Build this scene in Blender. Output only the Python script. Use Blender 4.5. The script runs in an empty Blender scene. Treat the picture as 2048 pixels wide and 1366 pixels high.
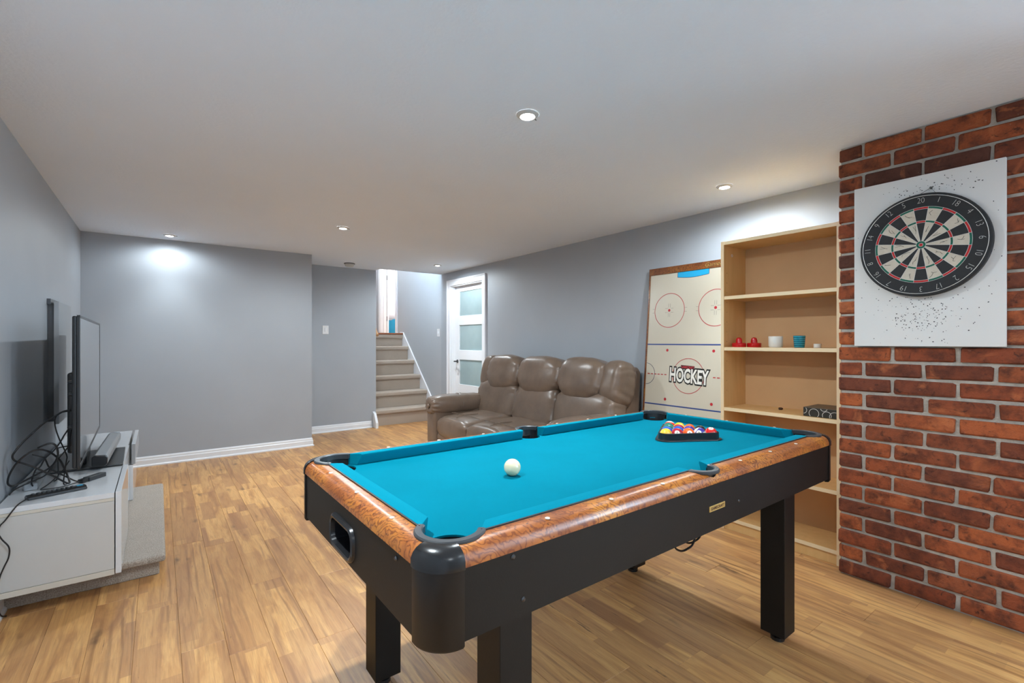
import bpy, bmesh, math, random
from mathutils import Vector, Matrix, noise
PI = math.pi
R = math.radians
random.seed(7)
scn = bpy.context.scene
COL = scn.collection

# ------------------------------------------------------------------ camera, exposure, world
H = 2.236                      # ceiling height
cam_d = bpy.data.cameras.new('camera')
cam = bpy.data.objects.new('camera', cam_d); COL.objects.link(cam)
cam_d.sensor_fit = 'HORIZONTAL'; cam_d.sensor_width = 36.0
cam_d.lens = 950.0 / 2048.0 * 36.0
cam_d.clip_start = 0.05
cam.location = (0, 0, 1.22)
cam.rotation_euler = (R(90), 0, -math.atan2(707, 950.0))
scn.camera = cam
scn.view_settings.view_transform = 'Standard'
scn.view_settings.look = 'None'
scn.view_settings.gamma = 1.0
scn.view_settings.use_curve_mapping = False
scn.view_settings.exposure = 0.63
w = bpy.data.worlds.new('world'); scn.world = w
w.use_nodes = True
w.node_tree.nodes['Background'].inputs[0].default_value = (0.66, 0.845, 1.0, 1)     # overcast daylight
w.node_tree.nodes['Background'].inputs[1].default_value = 37.0
LAMP_W = 78.0                  # each recessed halogen lamp
LAMP_RGB = (0.85, 0.945, 1.0)
LAMP_F = [1.0, 0.8, 1.4, 0.8, 0.27, 0.8, 0.25, 0.5, 0.1]
LAMPS = [(1.325, 1.664), (2.967, 1.661), (1.319, 4.295), (2.973, 5.652), (0.084, 5.586),
         (0.084, 1.30), (1.325, -0.97), (0.084, -1.3), (2.3, -1.0)]  # first here is an assumed lamp out of view; entries behind the camera are unseen lamps added for even fill

# ------------------------------------------------------------------ materials
def lin(r, g, b):
    f = lambda c: (c/255/12.92) if c/255 <= 0.04045 else ((c/255+0.055)/1.055)**2.4
    return (f(r), f(g), f(b), 1.0)
class NT:
    def __init__(s, m):
        s.m = m; s.t = m.node_tree; s.n = s.t.nodes; s.b = s.n['Principled BSDF']
    def new(s, typ, **kw):
        n = s.n.new(typ)
        for k, v in kw.items(): setattr(n, k, v)
        return n
    def link(s, a, b): s.t.links.new(a, b)
    def coord(s, which='Object', scale=(1, 1, 1), loc=None):
        tc = s.new('ShaderNodeTexCoord'); mp = s.new('ShaderNodeMapping')
        mp.inputs['Scale'].default_value = scale
        if loc: mp.inputs['Location'].default_value = loc
        s.link(tc.outputs[which], mp.inputs['Vector']); return mp.outputs[0]
    def noise(s, vec, scale, detail=4, rough=0.5, dist=0.0):
        n = s.new('ShaderNodeTexNoise'); n.inputs['Scale'].default_value = scale
        n.inputs['Detail'].default_value = detail; n.inputs['Roughness'].default_value = rough
        n.inputs['Distortion'].default_value = dist
        if vec is not None: s.link(vec, n.inputs['Vector'])
        return n.outputs['Fac']
    def ramp(s, fac, stops, interp='LINEAR'):
        r = s.new('ShaderNodeValToRGB'); cr = r.color_ramp; cr.interpolation = interp
        while len(cr.elements) < len(stops): cr.elements.new(0.5)
        for e, (p, c) in zip(cr.elements, stops):
            e.position = p; e.color = c if len(c) == 4 else (*c, 1)
        s.link(fac, r.inputs[0]); return r.outputs[0]
    def mix(s, fac, a, b, mode='MIX'):
        m = s.new('ShaderNodeMix', data_type='RGBA', blend_type=mode)
        for sock, v in ((m.inputs[0], fac), (m.inputs[6], a), (m.inputs[7], b)):
            if hasattr(v, 'links'): s.link(v, sock)
            else: sock.default_value = v
        return m.outputs[2]
    def math(s, op, a, b=0.0, c=0.0):
        m = s.new('ShaderNodeMath', operation=op)
        for i, v in enumerate((a, b, c)):
            if hasattr(v, 'links'): s.link(v, m.inputs[i])
            else: m.inputs[i].default_value = v
        return m.outputs[0]
    def bump(s, h, strength=0.2, dist=0.01):
        b = s.new('ShaderNodeBump'); b.inputs['Strength'].default_value = strength
        b.inputs['Distance'].default_value = dist
        s.link(h, b.inputs['Height']); s.link(b.outputs[0], s.b.inputs['Normal'])
def mat(name, rgb=(.5, .5, .5, 1), rough=0.5, metal=0.0, spec=0.5, coat=0.0, emit=None, es=0.0, alpha=1.0, trans=0.0):
    m = bpy.data.materials.new(name); m.use_nodes = True
    t = NT(m); b = t.b
    b.inputs['Base Color'].default_value = rgb if len(rgb) == 4 else (*rgb, 1)
    b.inputs['Roughness'].default_value = rough; b.inputs['Metallic'].default_value = metal
    b.inputs['Specular IOR Level'].default_value = spec
    b.inputs['Coat Weight'].default_value = coat; b.inputs['Coat Roughness'].default_value = 0.12
    b.inputs['Transmission Weight'].default_value = trans
    if emit: b.inputs['Emission Color'].default_value = emit; b.inputs['Emission Strength'].default_value = es
    return m
def noisy(name, c1, c2, scale=6.0, rough=0.5, bump=0.0, bscale=80.0, coat=0.0, spec=0.5, bdist=0.003, stretch=(1, 1, 1)):
    m = mat(name, c1, rough, coat=coat, spec=spec); t = NT(m)
    v = t.coord('Object', stretch)
    t.link(t.ramp(t.noise(v, scale, 5), [(0.3, c1), (0.7, c2)]), t.b.inputs['Base Color'])
    if bump: t.bump(t.noise(v, bscale, 3), bump, bdist)
    return m
M = {}
M['wall'] = noisy('wall_paint', lin(167, 173, 180), lin(170, 176, 183), 3, 0.48, 0.05, 160)
M['wall_stair'] = noisy('stair_wall_paint', lin(178, 182, 187), lin(180, 184, 189), 3, 0.55, 0.05, 160)
M['ceiling'] = noisy('ceiling_paint', lin(229, 239, 251), lin(231, 241, 253), 2, 0.9, 0.35, 55, bdist=0.004)
M['white_trim'] = noisy('white_trim_paint', lin(232, 234, 238), lin(236, 238, 241), 4, 0.35)
M['white_wall'] = noisy('white_wall_paint', lin(225, 228, 230), lin(230, 232, 234), 4, 0.6)
M['subfloor'] = noisy('subfloor', lin(58, 40, 24), lin(50, 34, 20), 4, 0.8)
M['mortar'] = noisy('mortar', lin(188, 180, 168), lin(158, 150, 140), 22, 0.95, 0.8, 140, bdist=0.004)
M['black_lam'] = noisy('black_laminate', lin(20, 18, 16), lin(17, 16, 14), 8, 0.5, 0.06, 300, spec=0.3)
M['black_plastic'] = noisy('black_plastic', lin(30, 31, 33), lin(34, 35, 37), 10, 0.26, 0.05, 220)
M['post_black'] = noisy('post_black', lin(30, 28, 26), lin(27, 25, 24), 8, 0.42, spec=0.35)
M['dark_plastic'] = noisy('dark_grey_plastic', lin(58, 61, 65), lin(54, 57, 60), 10, 0.38, 0.05, 250)
M['cap_plastic'] = noisy('corner_cap_plastic', lin(26, 26, 27), lin(30, 30, 31), 9, 0.24)
M['felt'] = noisy('teal_felt', lin(0, 110, 130), lin(0, 114, 135), 5, 1.0, 0.25, 900, spec=0.04, bdist=0.0006)
M['felt_cushion'] = noisy('teal_cushion_felt', lin(0, 121, 142), lin(0, 125, 147), 5, 1.0, 0.25, 900, spec=0.06, bdist=0.0006)
M['ivory'] = noisy('ivory_dot', lin(236, 228, 214), lin(230, 222, 206), 9, 0.3)
M['chrome'] = mat('brushed_metal', lin(150, 152, 155), 0.28, 1.0)
M['steel_dark'] = mat('dark_metal', lin(92, 92, 94), 0.35, 1.0)
M['brass'] = noisy('brass_plate', lin(196, 160, 92), lin(176, 140, 78), 30, 0.35)
M['ink_brown'] = mat('brown_ink', lin(70, 38, 14), 0.6)
M['ink_black'] = mat('black_ink', lin(26, 25, 22), 0.5)
M['ink_red'] = mat('red_ink', lin(176, 38, 48), 0.45)
M['ink_blue'] = mat('blue_ink', lin(42, 66, 128), 0.45)
M['ink_navy'] = mat('navy_ink', lin(40, 44, 86), 0.45)
M['ink_cyan'] = mat('cyan_ink', lin(30, 160, 208), 0.4)
M['ink_grey'] = mat('grey_ink', lin(120, 116, 108), 0.5)
M['ink_white'] = mat('white_ink', lin(222, 220, 212), 0.5)
M['rink'] = noisy('rink_laminate', lin(196, 189, 172), lin(192, 184, 166), 3, 0.3)
M['gloss_white'] = noisy('gloss_white_lacquer', lin(214, 217, 221), lin(217, 220, 224), 4, 0.12, coat=0.5)
M['matt_white'] = noisy('white_laminate', lin(196, 196, 193), lin(200, 200, 197), 4, 0.4)
M['cream_edge'] = noisy('cream_edge_band', lin(208, 203, 192), lin(204, 199, 187), 8, 0.45)
M['grey_panel'] = noisy('grey_panel', lin(150, 155, 160), lin(154, 159, 164), 4, 0.38)
M['grey_edge'] = noisy('dark_grey_edge', lin(100, 102, 106), lin(96, 98, 101), 4, 0.4)
M['grey_rim'] = noisy('mid_grey_rim', lin(190, 194, 198), lin(186, 190, 194), 4, 0.4)
M['tv_black'] = noisy('tv_black_plastic', lin(34, 36, 38), lin(38, 40, 42), 9, 0.3)
M['screen'] = mat('tv_screen', lin(14, 15, 17), 0.04, spec=0.9, coat=1.0)
M['silver'] = noisy('silver_grey_plastic', lin(136, 140, 144), lin(142, 146, 150), 12, 0.34)
M['white_plastic'] = noisy('white_plastic', lin(228, 229, 230), lin(232, 233, 234), 8, 0.3)
M['red_plastic'] = noisy('red_plastic', lin(196, 22, 26), lin(204, 28, 30), 8, 0.25)
M['candle'] = noisy('white_ceramic', lin(232, 228, 218), lin(226, 222, 212), 8, 0.45)
M['tape'] = noisy('tape_roll', lin(226, 222, 212), lin(214, 208, 196), 20, 0.5)
M['box_dark'] = noisy('dark_card', lin(44, 42, 36), lin(50, 47, 40), 14, 0.55)
M['box_lid'] = noisy('taupe_card', lin(112, 96, 76), lin(104, 90, 70), 14, 0.6)
M['frame_dark'] = noisy('dark_edge', lin(40, 22, 16), lin(52, 28, 20), 20, 0.4)
M['bed_white'] = noisy('white_bedding', lin(228, 230, 236), lin(220, 222, 230), 5, 0.9, 0.4, 14, bdist=0.02)
M['bed_blue'] = noisy('blue_fabric', lin(20, 140, 180), lin(24, 148, 188), 9, 0.9)
M['teal_grey'] = noisy('teal_grey_fabric', lin(120, 142, 150), lin(110, 134, 142), 9, 0.8)
M['beech'] = noisy('beech_rail', lin(206, 158, 112), lin(196, 148, 102), 9, 0.4, stretch=(1, 6, 6))
M['oak_nose'] = noisy('stained_nosing', lin(150, 92, 62), lin(136, 80, 52), 12, 0.35, stretch=(1, 8, 8))
M['dart_black'] = noisy('dart_black', lin(38, 39, 41), lin(34, 35, 37), 60, 0.75, 0.2, 400, bdist=0.0005)
M['dart_cream'] = noisy('dart_cream', lin(204, 194, 178), lin(196, 186, 168), 60, 0.8, 0.2, 400, bdist=0.0005)
M['dart_red'] = noisy('dart_red', lin(190, 34, 34), lin(180, 30, 32), 60, 0.75)
M['dart_green'] = noisy('dart_green', lin(12, 98, 78), lin(10, 90, 70), 60, 0.75)
M['wire_white'] = mat('white_wire', lin(215, 213, 208), 0.4)
M['panel_white'] = noisy('painted_board', lin(224, 222, 218), lin(218, 216, 212), 3, 0.5, 0.05, 80)
def m_glass():
    m = bpy.data.materials.new('clear_pane'); m.use_nodes = True; t = m.node_tree; n = t.nodes; n.clear()
    tr = n.new('ShaderNodeBsdfTransparent'); gl = n.new('ShaderNodeBsdfGlossy'); gl.inputs['Roughness'].default_value = 0.02
    mx = n.new('ShaderNodeMixShader'); mx.inputs[0].default_value = 0.06; out = n.new('ShaderNodeOutputMaterial')
    t.links.new(tr.outputs[0], mx.inputs[1]); t.links.new(gl.outputs[0], mx.inputs[2]); t.links.new(mx.outputs[0], out.inputs[0])
    return m
M['fill_window_glass'] = m_glass()
M['bulb'] = mat('lamp_glow', (1, 1, 1, 1), 0.3, emit=(1.0, 0.97, 0.92, 1), es=22.0)
M['ring_white'] = noisy('lamp_trim_white', lin(206, 206, 204), lin(200, 200, 198), 8, 0.35)
M['cord_black'] = noisy('black_rubber', lin(20, 20, 22), lin(26, 26, 28), 20, 0.45)

def m_carpet(name, c1, c2, s=1.0):
    m = mat(name, c1, 1.0, spec=0.1); t = NT(m); v = t.coord()
    a = t.noise(v, 230*s, 3, 0.7); b = t.noise(v, 9, 3)
    col = t.ramp(a, [(0.3, c2), (0.65, c1)])
    col = t.mix(t.math('MULTIPLY', b, 0.35), col, c2)
    t.link(col, t.b.inputs['Base Color']); t.bump(a, 1.0, 0.006)
    t.b.inputs['Sheen Weight'].default_value = 0.2
    return m
M['carpet_step'] = m_carpet('beige_carpet', lin(206, 196, 184), lin(138, 124, 110), 0.8)
M['carpet_stair'] = m_carpet('taupe_stair_carpet', lin(198, 183, 167), lin(168, 153, 139))

def m_plank():
    m = mat('laminate_oak', (.5, .3, .15, 1), 0.4); t = NT(m)
    tc = t.new('ShaderNodeTexCoord'); oi = t.new('ShaderNodeObjectInfo')
    cmb = t.new('ShaderNodeCombineXYZ')
    t.link(t.math('MULTIPLY', oi.outputs['Random'], 37.0), cmb.inputs[0])
    t.link(t.math('MULTIPLY', oi.outputs['Random'], 91.0), cmb.inputs[1])
    add = t.new('ShaderNodeVectorMath', operation='ADD')
    t.link(tc.outputs['Object'], add.inputs[0]); t.link(cmb.outputs[0], add.inputs[1])
    def mapped(sc):
        mp = t.new('ShaderNodeMapping'); mp.inputs['Scale'].default_value = sc
        t.link(add.outputs[0], mp.inputs['Vector']); return mp.outputs[0]
    # printed strips inside one board
    br = t.new('ShaderNodeTexBrick'); br.offset = 0.37
    rot = t.new('ShaderNodeMapping'); rot.inputs['Rotation'].default_value = (0, 0, R(90))
    t.link(add.outputs[0], rot.inputs['Vector']); t.link(rot.outputs[0], br.inputs['Vector'])
    br.inputs['Scale'].default_value = 1.0; br.inputs['Brick Width'].default_value = 0.42
    br.inputs['Row Height'].default_value = 0.075; br.inputs['Mortar Size'].default_value = 0.0
    br.inputs['Color1'].default_value = (0, 0, 0, 1); br.inputs['Color2'].default_value = (1, 1, 1, 1)
    strip = br.outputs['Color']
    grain = t.noise(mapped((26, 1.6, 1)), 3.0, 8, 0.62, 1.2)
    fig = t.noise(mapped((7, 0.9, 1)), 1.7, 5, 0.55, 1.6)
    fine = t.noise(mapped((150, 4, 1)), 2.0, 4, 0.6)
    base = t.ramp(fig, [(0.28, lin(156, 108, 66)), (0.44, lin(204, 152, 92)), (0.58, lin(224, 174, 110)), (0.75, lin(206, 152, 92))])
    base = t.mix(t.math('MULTIPLY', strip, 0.75), base, lin(158, 112, 74))
    base = t.mix(t.math('MULTIPLY', oi.outputs['Random'], 0.22), base, lin(206, 144, 80))
    heart = t.ramp(t.noise(mapped((6, 0.8, 1)), 1.2, 4, 0.55, 0.8), [(0.54, (0, 0, 0, 1)), (0.64, (1, 1, 1, 1))])
    base = t.mix(t.math('MULTIPLY', heart, 0.6), base, lin(150, 102, 66))
    gr = t.ramp(grain, [(0.34, (1, 1, 1, 1)), (0.5, (0, 0, 0, 1))])
    base = t.mix(t.math('MULTIPLY', gr, 0.26), base, lin(120, 80, 50))
    base = t.mix(t.math('MULTIPLY', t.ramp(fine, [(0.35, (1, 1, 1, 1)), (0.6, (0, 0, 0, 1))]), 0.22), base, lin(132, 92, 58))
    # cathedral grain and long cracks
    wv = t.new('ShaderNodeTexWave'); wv.bands_direction = 'X'; wv.inputs['Scale'].default_value = 5.0
    wv.inputs['Distortion'].default_value = 7.0; wv.inputs['Detail'].default_value = 2.5; wv.inputs['Detail Scale'].default_value = 0.8
    t.link(mapped((1.6, 0.22, 1)), wv.inputs['Vector'])
    ring = t.ramp(wv.outputs['Fac'], [(0.0, (1, 1, 1, 1)), (0.25, (0, 0, 0, 1))])
    rsel = t.ramp(t.noise(mapped((4, 0.8, 1)), 1.1, 2), [(0.49, (0, 0, 0, 1)), (0.58, (1, 1, 1, 1))])
    base = t.mix(t.math('MULTIPLY', t.math('MULTIPLY', ring, rsel), 0.5), base, lin(126, 84, 52))
    ck_ = t.ramp(t.noise(mapped((22, 1.5, 1)), 1.6, 6, 0.6, 1.8), [(0.28, (1, 1, 1, 1)), (0.33, (0, 0, 0, 1))])
    base = t.mix(t.math('MULTIPLY', ck_, 0.9), base, lin(92, 60, 38))
    # knots
    vo = t.new('ShaderNodeTexVoronoi'); vo.inputs['Scale'].default_value = 1.0
    dist = t.new('ShaderNodeVectorMath', operation='ADD')
    nz = t.new('ShaderNodeTexNoise'); nz.inputs['Scale'].default_value = 9.0
    t.link(add.outputs[0], nz.inputs['Vector'])
    sc = t.new('ShaderNodeVectorMath', operation='SCALE'); sc.inputs['Scale'].default_value = 0.5
    t.link(nz.outputs['Color'], sc.inputs[0])
    t.link(mapped((9, 2.0, 1)), dist.inputs[0]); t.link(sc.outputs[0], dist.inputs[1])
    t.link(dist.outputs[0], vo.inputs['Vector'])
    kn = t.ramp(vo.outputs['Distance'], [(0.05, (1, 1, 1, 1)), (0.19, (0, 0, 0, 1))])
    sel = t.ramp(t.noise(mapped((3, 1.3, 1)), 1.3, 2), [(0.44, (0, 0, 0, 1)), (0.54, (1, 1, 1, 1))])
    base = t.mix(t.math('MULTIPLY', t.math('MULTIPLY', kn, sel), 0.72), base, lin(84, 56, 38))
    t.link(base, t.b.inputs['Base Color'])
    t.bump(fine, 0.08, 0.002)
    return m
M['plank'] = m_plank()

def m_brick():
    m = mat('old_red_brick', (.2, .06, .03, 1), 0.85, spec=0.3); t = NT(m)
    tc = t.new('ShaderNodeTexCoord'); oi = t.new('ShaderNodeObjectInfo')
    cmb = t.new('ShaderNodeCombineXYZ')
    for i, k in enumerate((53.0, 19.0, 77.0)): t.link(t.math('MULTIPLY', oi.outputs['Random'], k), cmb.inputs[i])
    add = t.new('ShaderNodeVectorMath', operation='ADD')
    t.link(tc.outputs['Object'], add.inputs[0]); t.link(cmb.outputs[0], add.inputs[1])
    v = add.outputs[0]
    base = t.ramp(oi.outputs['Random'], [(0.0, lin(118, 62, 42)), (0.18, lin(150, 78, 48)), (0.36, lin(134, 68, 44)), (0.52, lin(172, 92, 54)),
                                         (0.66, lin(106, 60, 46)), (0.8, lin(186, 100, 56)), (0.92, lin(140, 72, 46)), (1.0, lin(90, 56, 46))])
    n1 = t.noise(v, 16, 6, 0.65); n2 = t.noise(v, 60, 5, 0.7); n3 = t.noise(v, 7, 4, 0.6, 0.8)
    base = t.mix(t.ramp(n1, [(0.42, (0, 0, 0, 1)), (0.66, (.85, .85, .85, 1))]), base, lin(78, 44, 34))
    base = t.mix(t.ramp(n3, [(0.58, (0, 0, 0, 1)), (0.7, (.6, .6, .6, 1))]), base, lin(198, 116, 72))
    base = t.mix(t.ramp(t.noise(v, 26, 4, 0.6, 1.0), [(0.3, (.8, .8, .8, 1)), (0.4, (0, 0, 0, 1))]), base, lin(58, 36, 30))
    base = t.mix(t.ramp(n2, [(0.66, (0, 0, 0, 1)), (0.78, (.6, .6, .6, 1))]), base, lin(176, 156, 140))
    t.link(base, t.b.inputs['Base Color'])
    t.bump(t.math('ADD', n2, t.math('MULTIPLY', n1, 1.5)), 0.7, 0.006)
    return m
M['brick'] = m_brick()

def m_burl(name, dark=1.0):
    m = mat(name, (.4, .15, .03, 1), 0.36, coat=0.12); t = NT(m); v = t.coord()
    n1 = t.noise(v, 16, 6, 0.65, 2.6); n2 = t.noise(v, 5, 4, 0.55, 1.2)
    wv = t.new('ShaderNodeTexWave'); wv.wave_type = 'BANDS'; wv.bands_direction = 'DIAGONAL'
    wv.inputs['Scale'].default_value = 24; wv.inputs['Distortion'].default_value = 22
    wv.inputs['Detail'].default_value = 3; wv.inputs['Detail Scale'].default_value = 0.9
    t.link(v, wv.inputs['Vector'])
    k = dark
    c = lambda r, g, b: lin(r*k, g*k, b*k)
    base = t.ramp(n2, [(0.32, c(150, 82, 40)), (0.5, c(184, 106, 44)), (0.68, c(206, 132, 50))])
    base = t.mix(t.ramp(wv.outputs['Fac'], [(0.0, (.85, .85, .85, 1)), (0.38, (0, 0, 0, 1))]), base, c(118, 56, 26))
    base = t.mix(t.ramp(n1, [(0.32, (.85, .85, .85, 1)), (0.47, (0, 0, 0, 1))]), base, c(112, 52, 26))
    vo = t.new('ShaderNodeTexVoronoi'); vo.inputs['Scale'].default_value = 70; t.link(v, vo.inputs['Vector'])
    sp = t.ramp(vo.outputs['Distance'], [(0.1, (1, 1, 1, 1)), (0.22, (0, 0, 0, 1))])
    sel = t.ramp(t.noise(v, 7, 2), [(0.47, (0, 0, 0, 1)), (0.55, (1, 1, 1, 1))])
    base = t.mix(t.math('MULTIPLY', t.math('MULTIPLY', sp, sel), 0.8), base, c(64, 28, 14))
    t.link(base, t.b.inputs['Base Color'])
    return m
M['burl'] = m_burl('burl_veneer', 0.95); M['burl_dark'] = m_burl('dark_burl_veneer', 0.7)

def m_birch():
    m = mat('birch_veneer', lin(214, 178, 128), 0.42); t = NT(m)
    v = t.coord('Object', (9, 9, 1.2))
    n = t.noise(v, 2.2, 6, 0.55, 0.6)
    t.link(t.ramp(n, [(0.3, lin(228, 186, 126)), (0.7, lin(218, 174, 112))]), t.b.inputs['Base Color'])
    return m
M['birch'] = m_birch()
M['birch_edge_lit'] = noisy('lit_birch_edge', lin(244, 222, 182), lin(240, 216, 174), 9, 0.4)  # front edges coloured paler to imitate lamplight falling on them
M['birch_back'] = noisy('birch_backing', lin(208, 164, 116), lin(202, 158, 110), 5, 0.6)

def m_leather():
    m = mat('taupe_leather', lin(122, 105, 90), 0.34, spec=0.55); t = NT(m); v = t.coord()
    n1 = t.noise(v, 5, 4, 0.6); n2 = t.noise(v, 220, 3, 0.6); n3 = t.noise(v, 15, 3, 0.5, 1.4)
    t.link(t.ramp(n1, [(0.3, lin(106, 89, 76)), (0.7, lin(126, 107, 92))]), t.b.inputs['Base Color'])
    t.b.inputs['Roughness'].default_value = 0.31
    t.bump(t.math('ADD', t.math('MULTIPLY', n2, 0.25), t.math('MULTIPLY', n3, 0.8)), 0.13, 0.008)
    return m
M['leather'] = m_leather()

def m_frost():
    m = mat('frosted_glass', lin(158, 182, 184), 0.32, spec=0.6); t = NT(m); v = t.coord()
    t.link(t.ramp(t.noise(v, 2.5, 3), [(0.3, lin(146, 168, 172)), (0.7, lin(164, 184, 186))]), t.b.inputs['Base Color'])
    t.b.inputs['Transmission Weight'].default_value = 0.0
    return m
M['frost'] = m_frost()

def m_tealglass():
    m = mat('teal_glass', lin(20, 150, 170), 0.12, spec=0.6); t = NT(m); v = t.coord()
    wv = t.new('ShaderNodeTexWave'); wv.bands_direction = 'Z'; wv.inputs['Scale'].default_value = 26
    wv.inputs['Distortion'].default_value = 2.0; t.link(v, wv.inputs['Vector'])
    t.link(t.ramp(wv.outputs['Fac'], [(0.3, lin(8, 104, 128)), (0.8, lin(44, 160, 178))]), t.b.inputs['Base Color'])
    return m
M['tealglass'] = m_tealglass()

def m_ball(name, rgb, stripe=False):
    m = mat(name, rgb, 0.06, coat=0.6); t = NT(m)
    tc = t.new('ShaderNodeTexCoord'); sp = t.new('ShaderNodeSeparateXYZ'); t.link(tc.outputs['Object'], sp.inputs[0])
    white = lin(238, 232, 218); col = rgb
    r = 0.0262
    if stripe:
        band = t.math('LESS_THAN', t.math('ABSOLUTE', sp.outputs[2]), r*0.52)
        col = t.mix(band, white, rgb)
    spot = t.math('GREATER_THAN', t.math('ABSOLUTE', sp.outputs[0]), r*0.905)
    if not stripe or True: col = t.mix(spot, col, white)
    t.link(col, t.b.inputs['Base Color'])
    return m

# ------------------------------------------------------------------ mesh helpers
class MB:
    def __init__(s): s.v = []; s.f = []; s.mi = []
    def add(s, verts, faces, mi=0):
        o = len(s.v); s.v += [tuple(p) for p in verts]
        for f in faces: s.f.append(tuple(i+o for i in f)); s.mi.append(mi)
        return s
    def box(s, x0, x1, y0, y1, z0, z1, mi=0):
        v = [(x0, y0, z0), (x1, y0, z0), (x1, y1, z0), (x0, y1, z0), (x0, y0, z1), (x1, y0, z1), (x1, y1, z1), (x0, y1, z1)]
        return s.add(v, [(0, 3, 2, 1), (4, 5, 6, 7), (0, 1, 5, 4), (1, 2, 6, 5), (2, 3, 7, 6), (3, 0, 4, 7)], mi)
    def prism(s, poly, axis, a, b, mi=0):
        """poly of 2D points in the plane across `axis`, pushed from a to b (y-z for x, x-z for y, x-y for z)"""
        def P(p, t): return {'x': (t, p[0], p[1]), 'y': (p[0], t, p[1]), 'z': (p[0], p[1], t)}[axis]
        n = len(poly); v = [P(p, a) for p in poly] + [P(p, b) for p in poly]
        f = [tuple(range(n))[::-1], tuple(range(n, 2*n))]
        f += [(i, (i+1) % n, n+(i+1) % n, n+i) for i in range(n)]
        return s.add(v, f, mi)
    def lathe(s, prof, c=(0, 0, 0), n=24, axis='z', mi=0, a0=0, a1=2*PI):
        full = abs(a1-a0-2*PI) < 1e-6; m = n if full else n+1; v = []
        for i in range(m):
            a = a0+(a1-a0)*i/n
            for r, z in prof:
                p = (r*math.cos(a), r*math.sin(a), z)
                if axis == 'x': p = (p[2], p[0], p[1])
                if axis == 'y': p = (p[0], p[2], p[1])
                v.append((p[0]+c[0], p[1]+c[1], p[2]+c[2]))
        k = len(prof); f = []
        for i in range(n):
            j = (i+1) % m
            for q in range(k-1): f.append((i*k+q, j*k+q, j*k+q+1, i*k+q+1))
        return s.add(v, f, mi)
    def cyl(s, c, r, z0, z1, n=20, axis='z', mi=0, r2=None):
        r2 = r if r2 is None else r2
        return s.lathe([(0.0, z0), (r, z0), (r2, z1), (0.0, z1)], c, n, axis, mi)
    def tube(s, pts, r, n=8, closed=False, mi=0):
        P = [Vector(p) for p in pts]; m = len(P); v = []; up = Vector((0.13, 0.21, 0.97)).normalized()
        prev = None
        for i, p in enumerate(P):
            a = P[(i-1) % m] if (closed or i > 0) else p
            b = P[(i+1) % m] if (closed or i < m-1) else p
            t = (b-a).normalized() if (b-a).length > 1e-9 else Vector((0, 0, 1))
            if prev is None:
                x = t.cross(up)
                if x.length < 1e-3: x = t.cross(Vector((1, 0, 0)))
            else: x = prev-t*prev.dot(t)
            x.normalize(); prev = x; y = t.cross(x)
            rr = r[i] if isinstance(r, (list, tuple)) else r
            for q in range(n):
                an = 2*PI*q/n; v.append(tuple(p+x*(rr*math.cos(an))+y*(rr*math.sin(an))))
        f = []
        for i in range(m if closed else m-1):
            j = (i+1) % m
            for q in range(n): f.append((i*n+q, i*n+(q+1) % n, j*n+(q+1) % n, j*n+q))
        if not closed: f += [tuple(range(n))[::-1], tuple((m-1)*n+q for q in range(n))]
        return s.add(v, f, mi)
    def sweep(s, path, prof, closed=False, mi=0):
        """path of (x, y, nx, ny); prof is a closed polygon of (offset along normal, z)"""
        k = len(prof); m = len(path)
        v = [(x+nx*o, y+ny*o, z) for x, y, nx, ny in path for o, z in prof]; f = []
        for i in range(m if closed else m-1):
            j = (i+1) % m
            for q in range(k): f.append((i*k+q, j*k+q, j*k+(q+1) % k, i*k+(q+1) % k))
        if not closed: f += [tuple(range(k)), tuple((m-1)*k+q for q in range(k))[::-1]]
        return s.add(v, f, mi)
    def ellipsoid(s, c, h, e1=0.5, e2=0.5, nu=28, nv=16, rot=None, disp=None, mi=0):
        sg = lambda x, e: math.copysign(abs(x)**e, x); v = []
        for j in range(nv+1):
            et = -PI/2+PI*j/nv
            for i in range(nu):
                om = 2*PI*i/nu
                p = Vector((h[0]*sg(math.cos(et), e1)*sg(math.cos(om), e2), h[1]*sg(math.cos(et), e1)*sg(math.sin(om), e2), h[2]*sg(math.sin(et), e1)))
                if disp: p = disp(p)
                if rot: p = rot @ p
                v.append(tuple(p+Vector(c)))
        f = []
        for j in range(nv):
            for i in range(nu): f.append((j*nu+i, j*nu+(i+1) % nu, (j+1)*nu+(i+1) % nu, (j+1)*nu+i))
        return s.add(v, f, mi)
WM = {}
def wmat(o): return WM.get(o.name, Matrix.Identity(4)) if o else Matrix.Identity(4)
def tag(o, label=None, cat=None, group=None, kind=None):
    if label: o['label'] = label
    if cat: o['category'] = cat
    if group: o['group'] = group
    if kind: o['kind'] = kind
    return o
def thing(name, label, cat, loc=(0, 0, 0), rz=0.0, group=None):
    o = bpy.data.objects.new(name, None); COL.objects.link(o)
    o.empty_display_size = 0.05
    o.location = loc; o.rotation_euler = (0, 0, rz)
    WM[o.name] = Matrix.Translation(Vector(loc)) @ Matrix.Rotation(rz, 4, 'Z')
    return tag(o, label, cat, group)
def to_mesh(name, mb):
    me = bpy.data.meshes.new(name); me.from_pydata(mb.v, [], mb.f)
    if any(mb.mi): me.polygons.foreach_set('material_index', mb.mi)
    return me
def fix(me, smooth=False, angle=35):
    bm = bmesh.new(); bm.from_mesh(me)
    bmesh.ops.remove_doubles(bm, verts=bm.verts, dist=1e-5)
    bmesh.ops.recalc_face_normals(bm, faces=bm.faces)
    if smooth:
        for f in bm.faces: f.smooth = True
        for e in bm.edges:
            if len(e.link_faces) == 2 and e.calc_face_angle(0) > R(angle): e.smooth = False
    bm.to_mesh(me); bm.free(); me.update()
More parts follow.
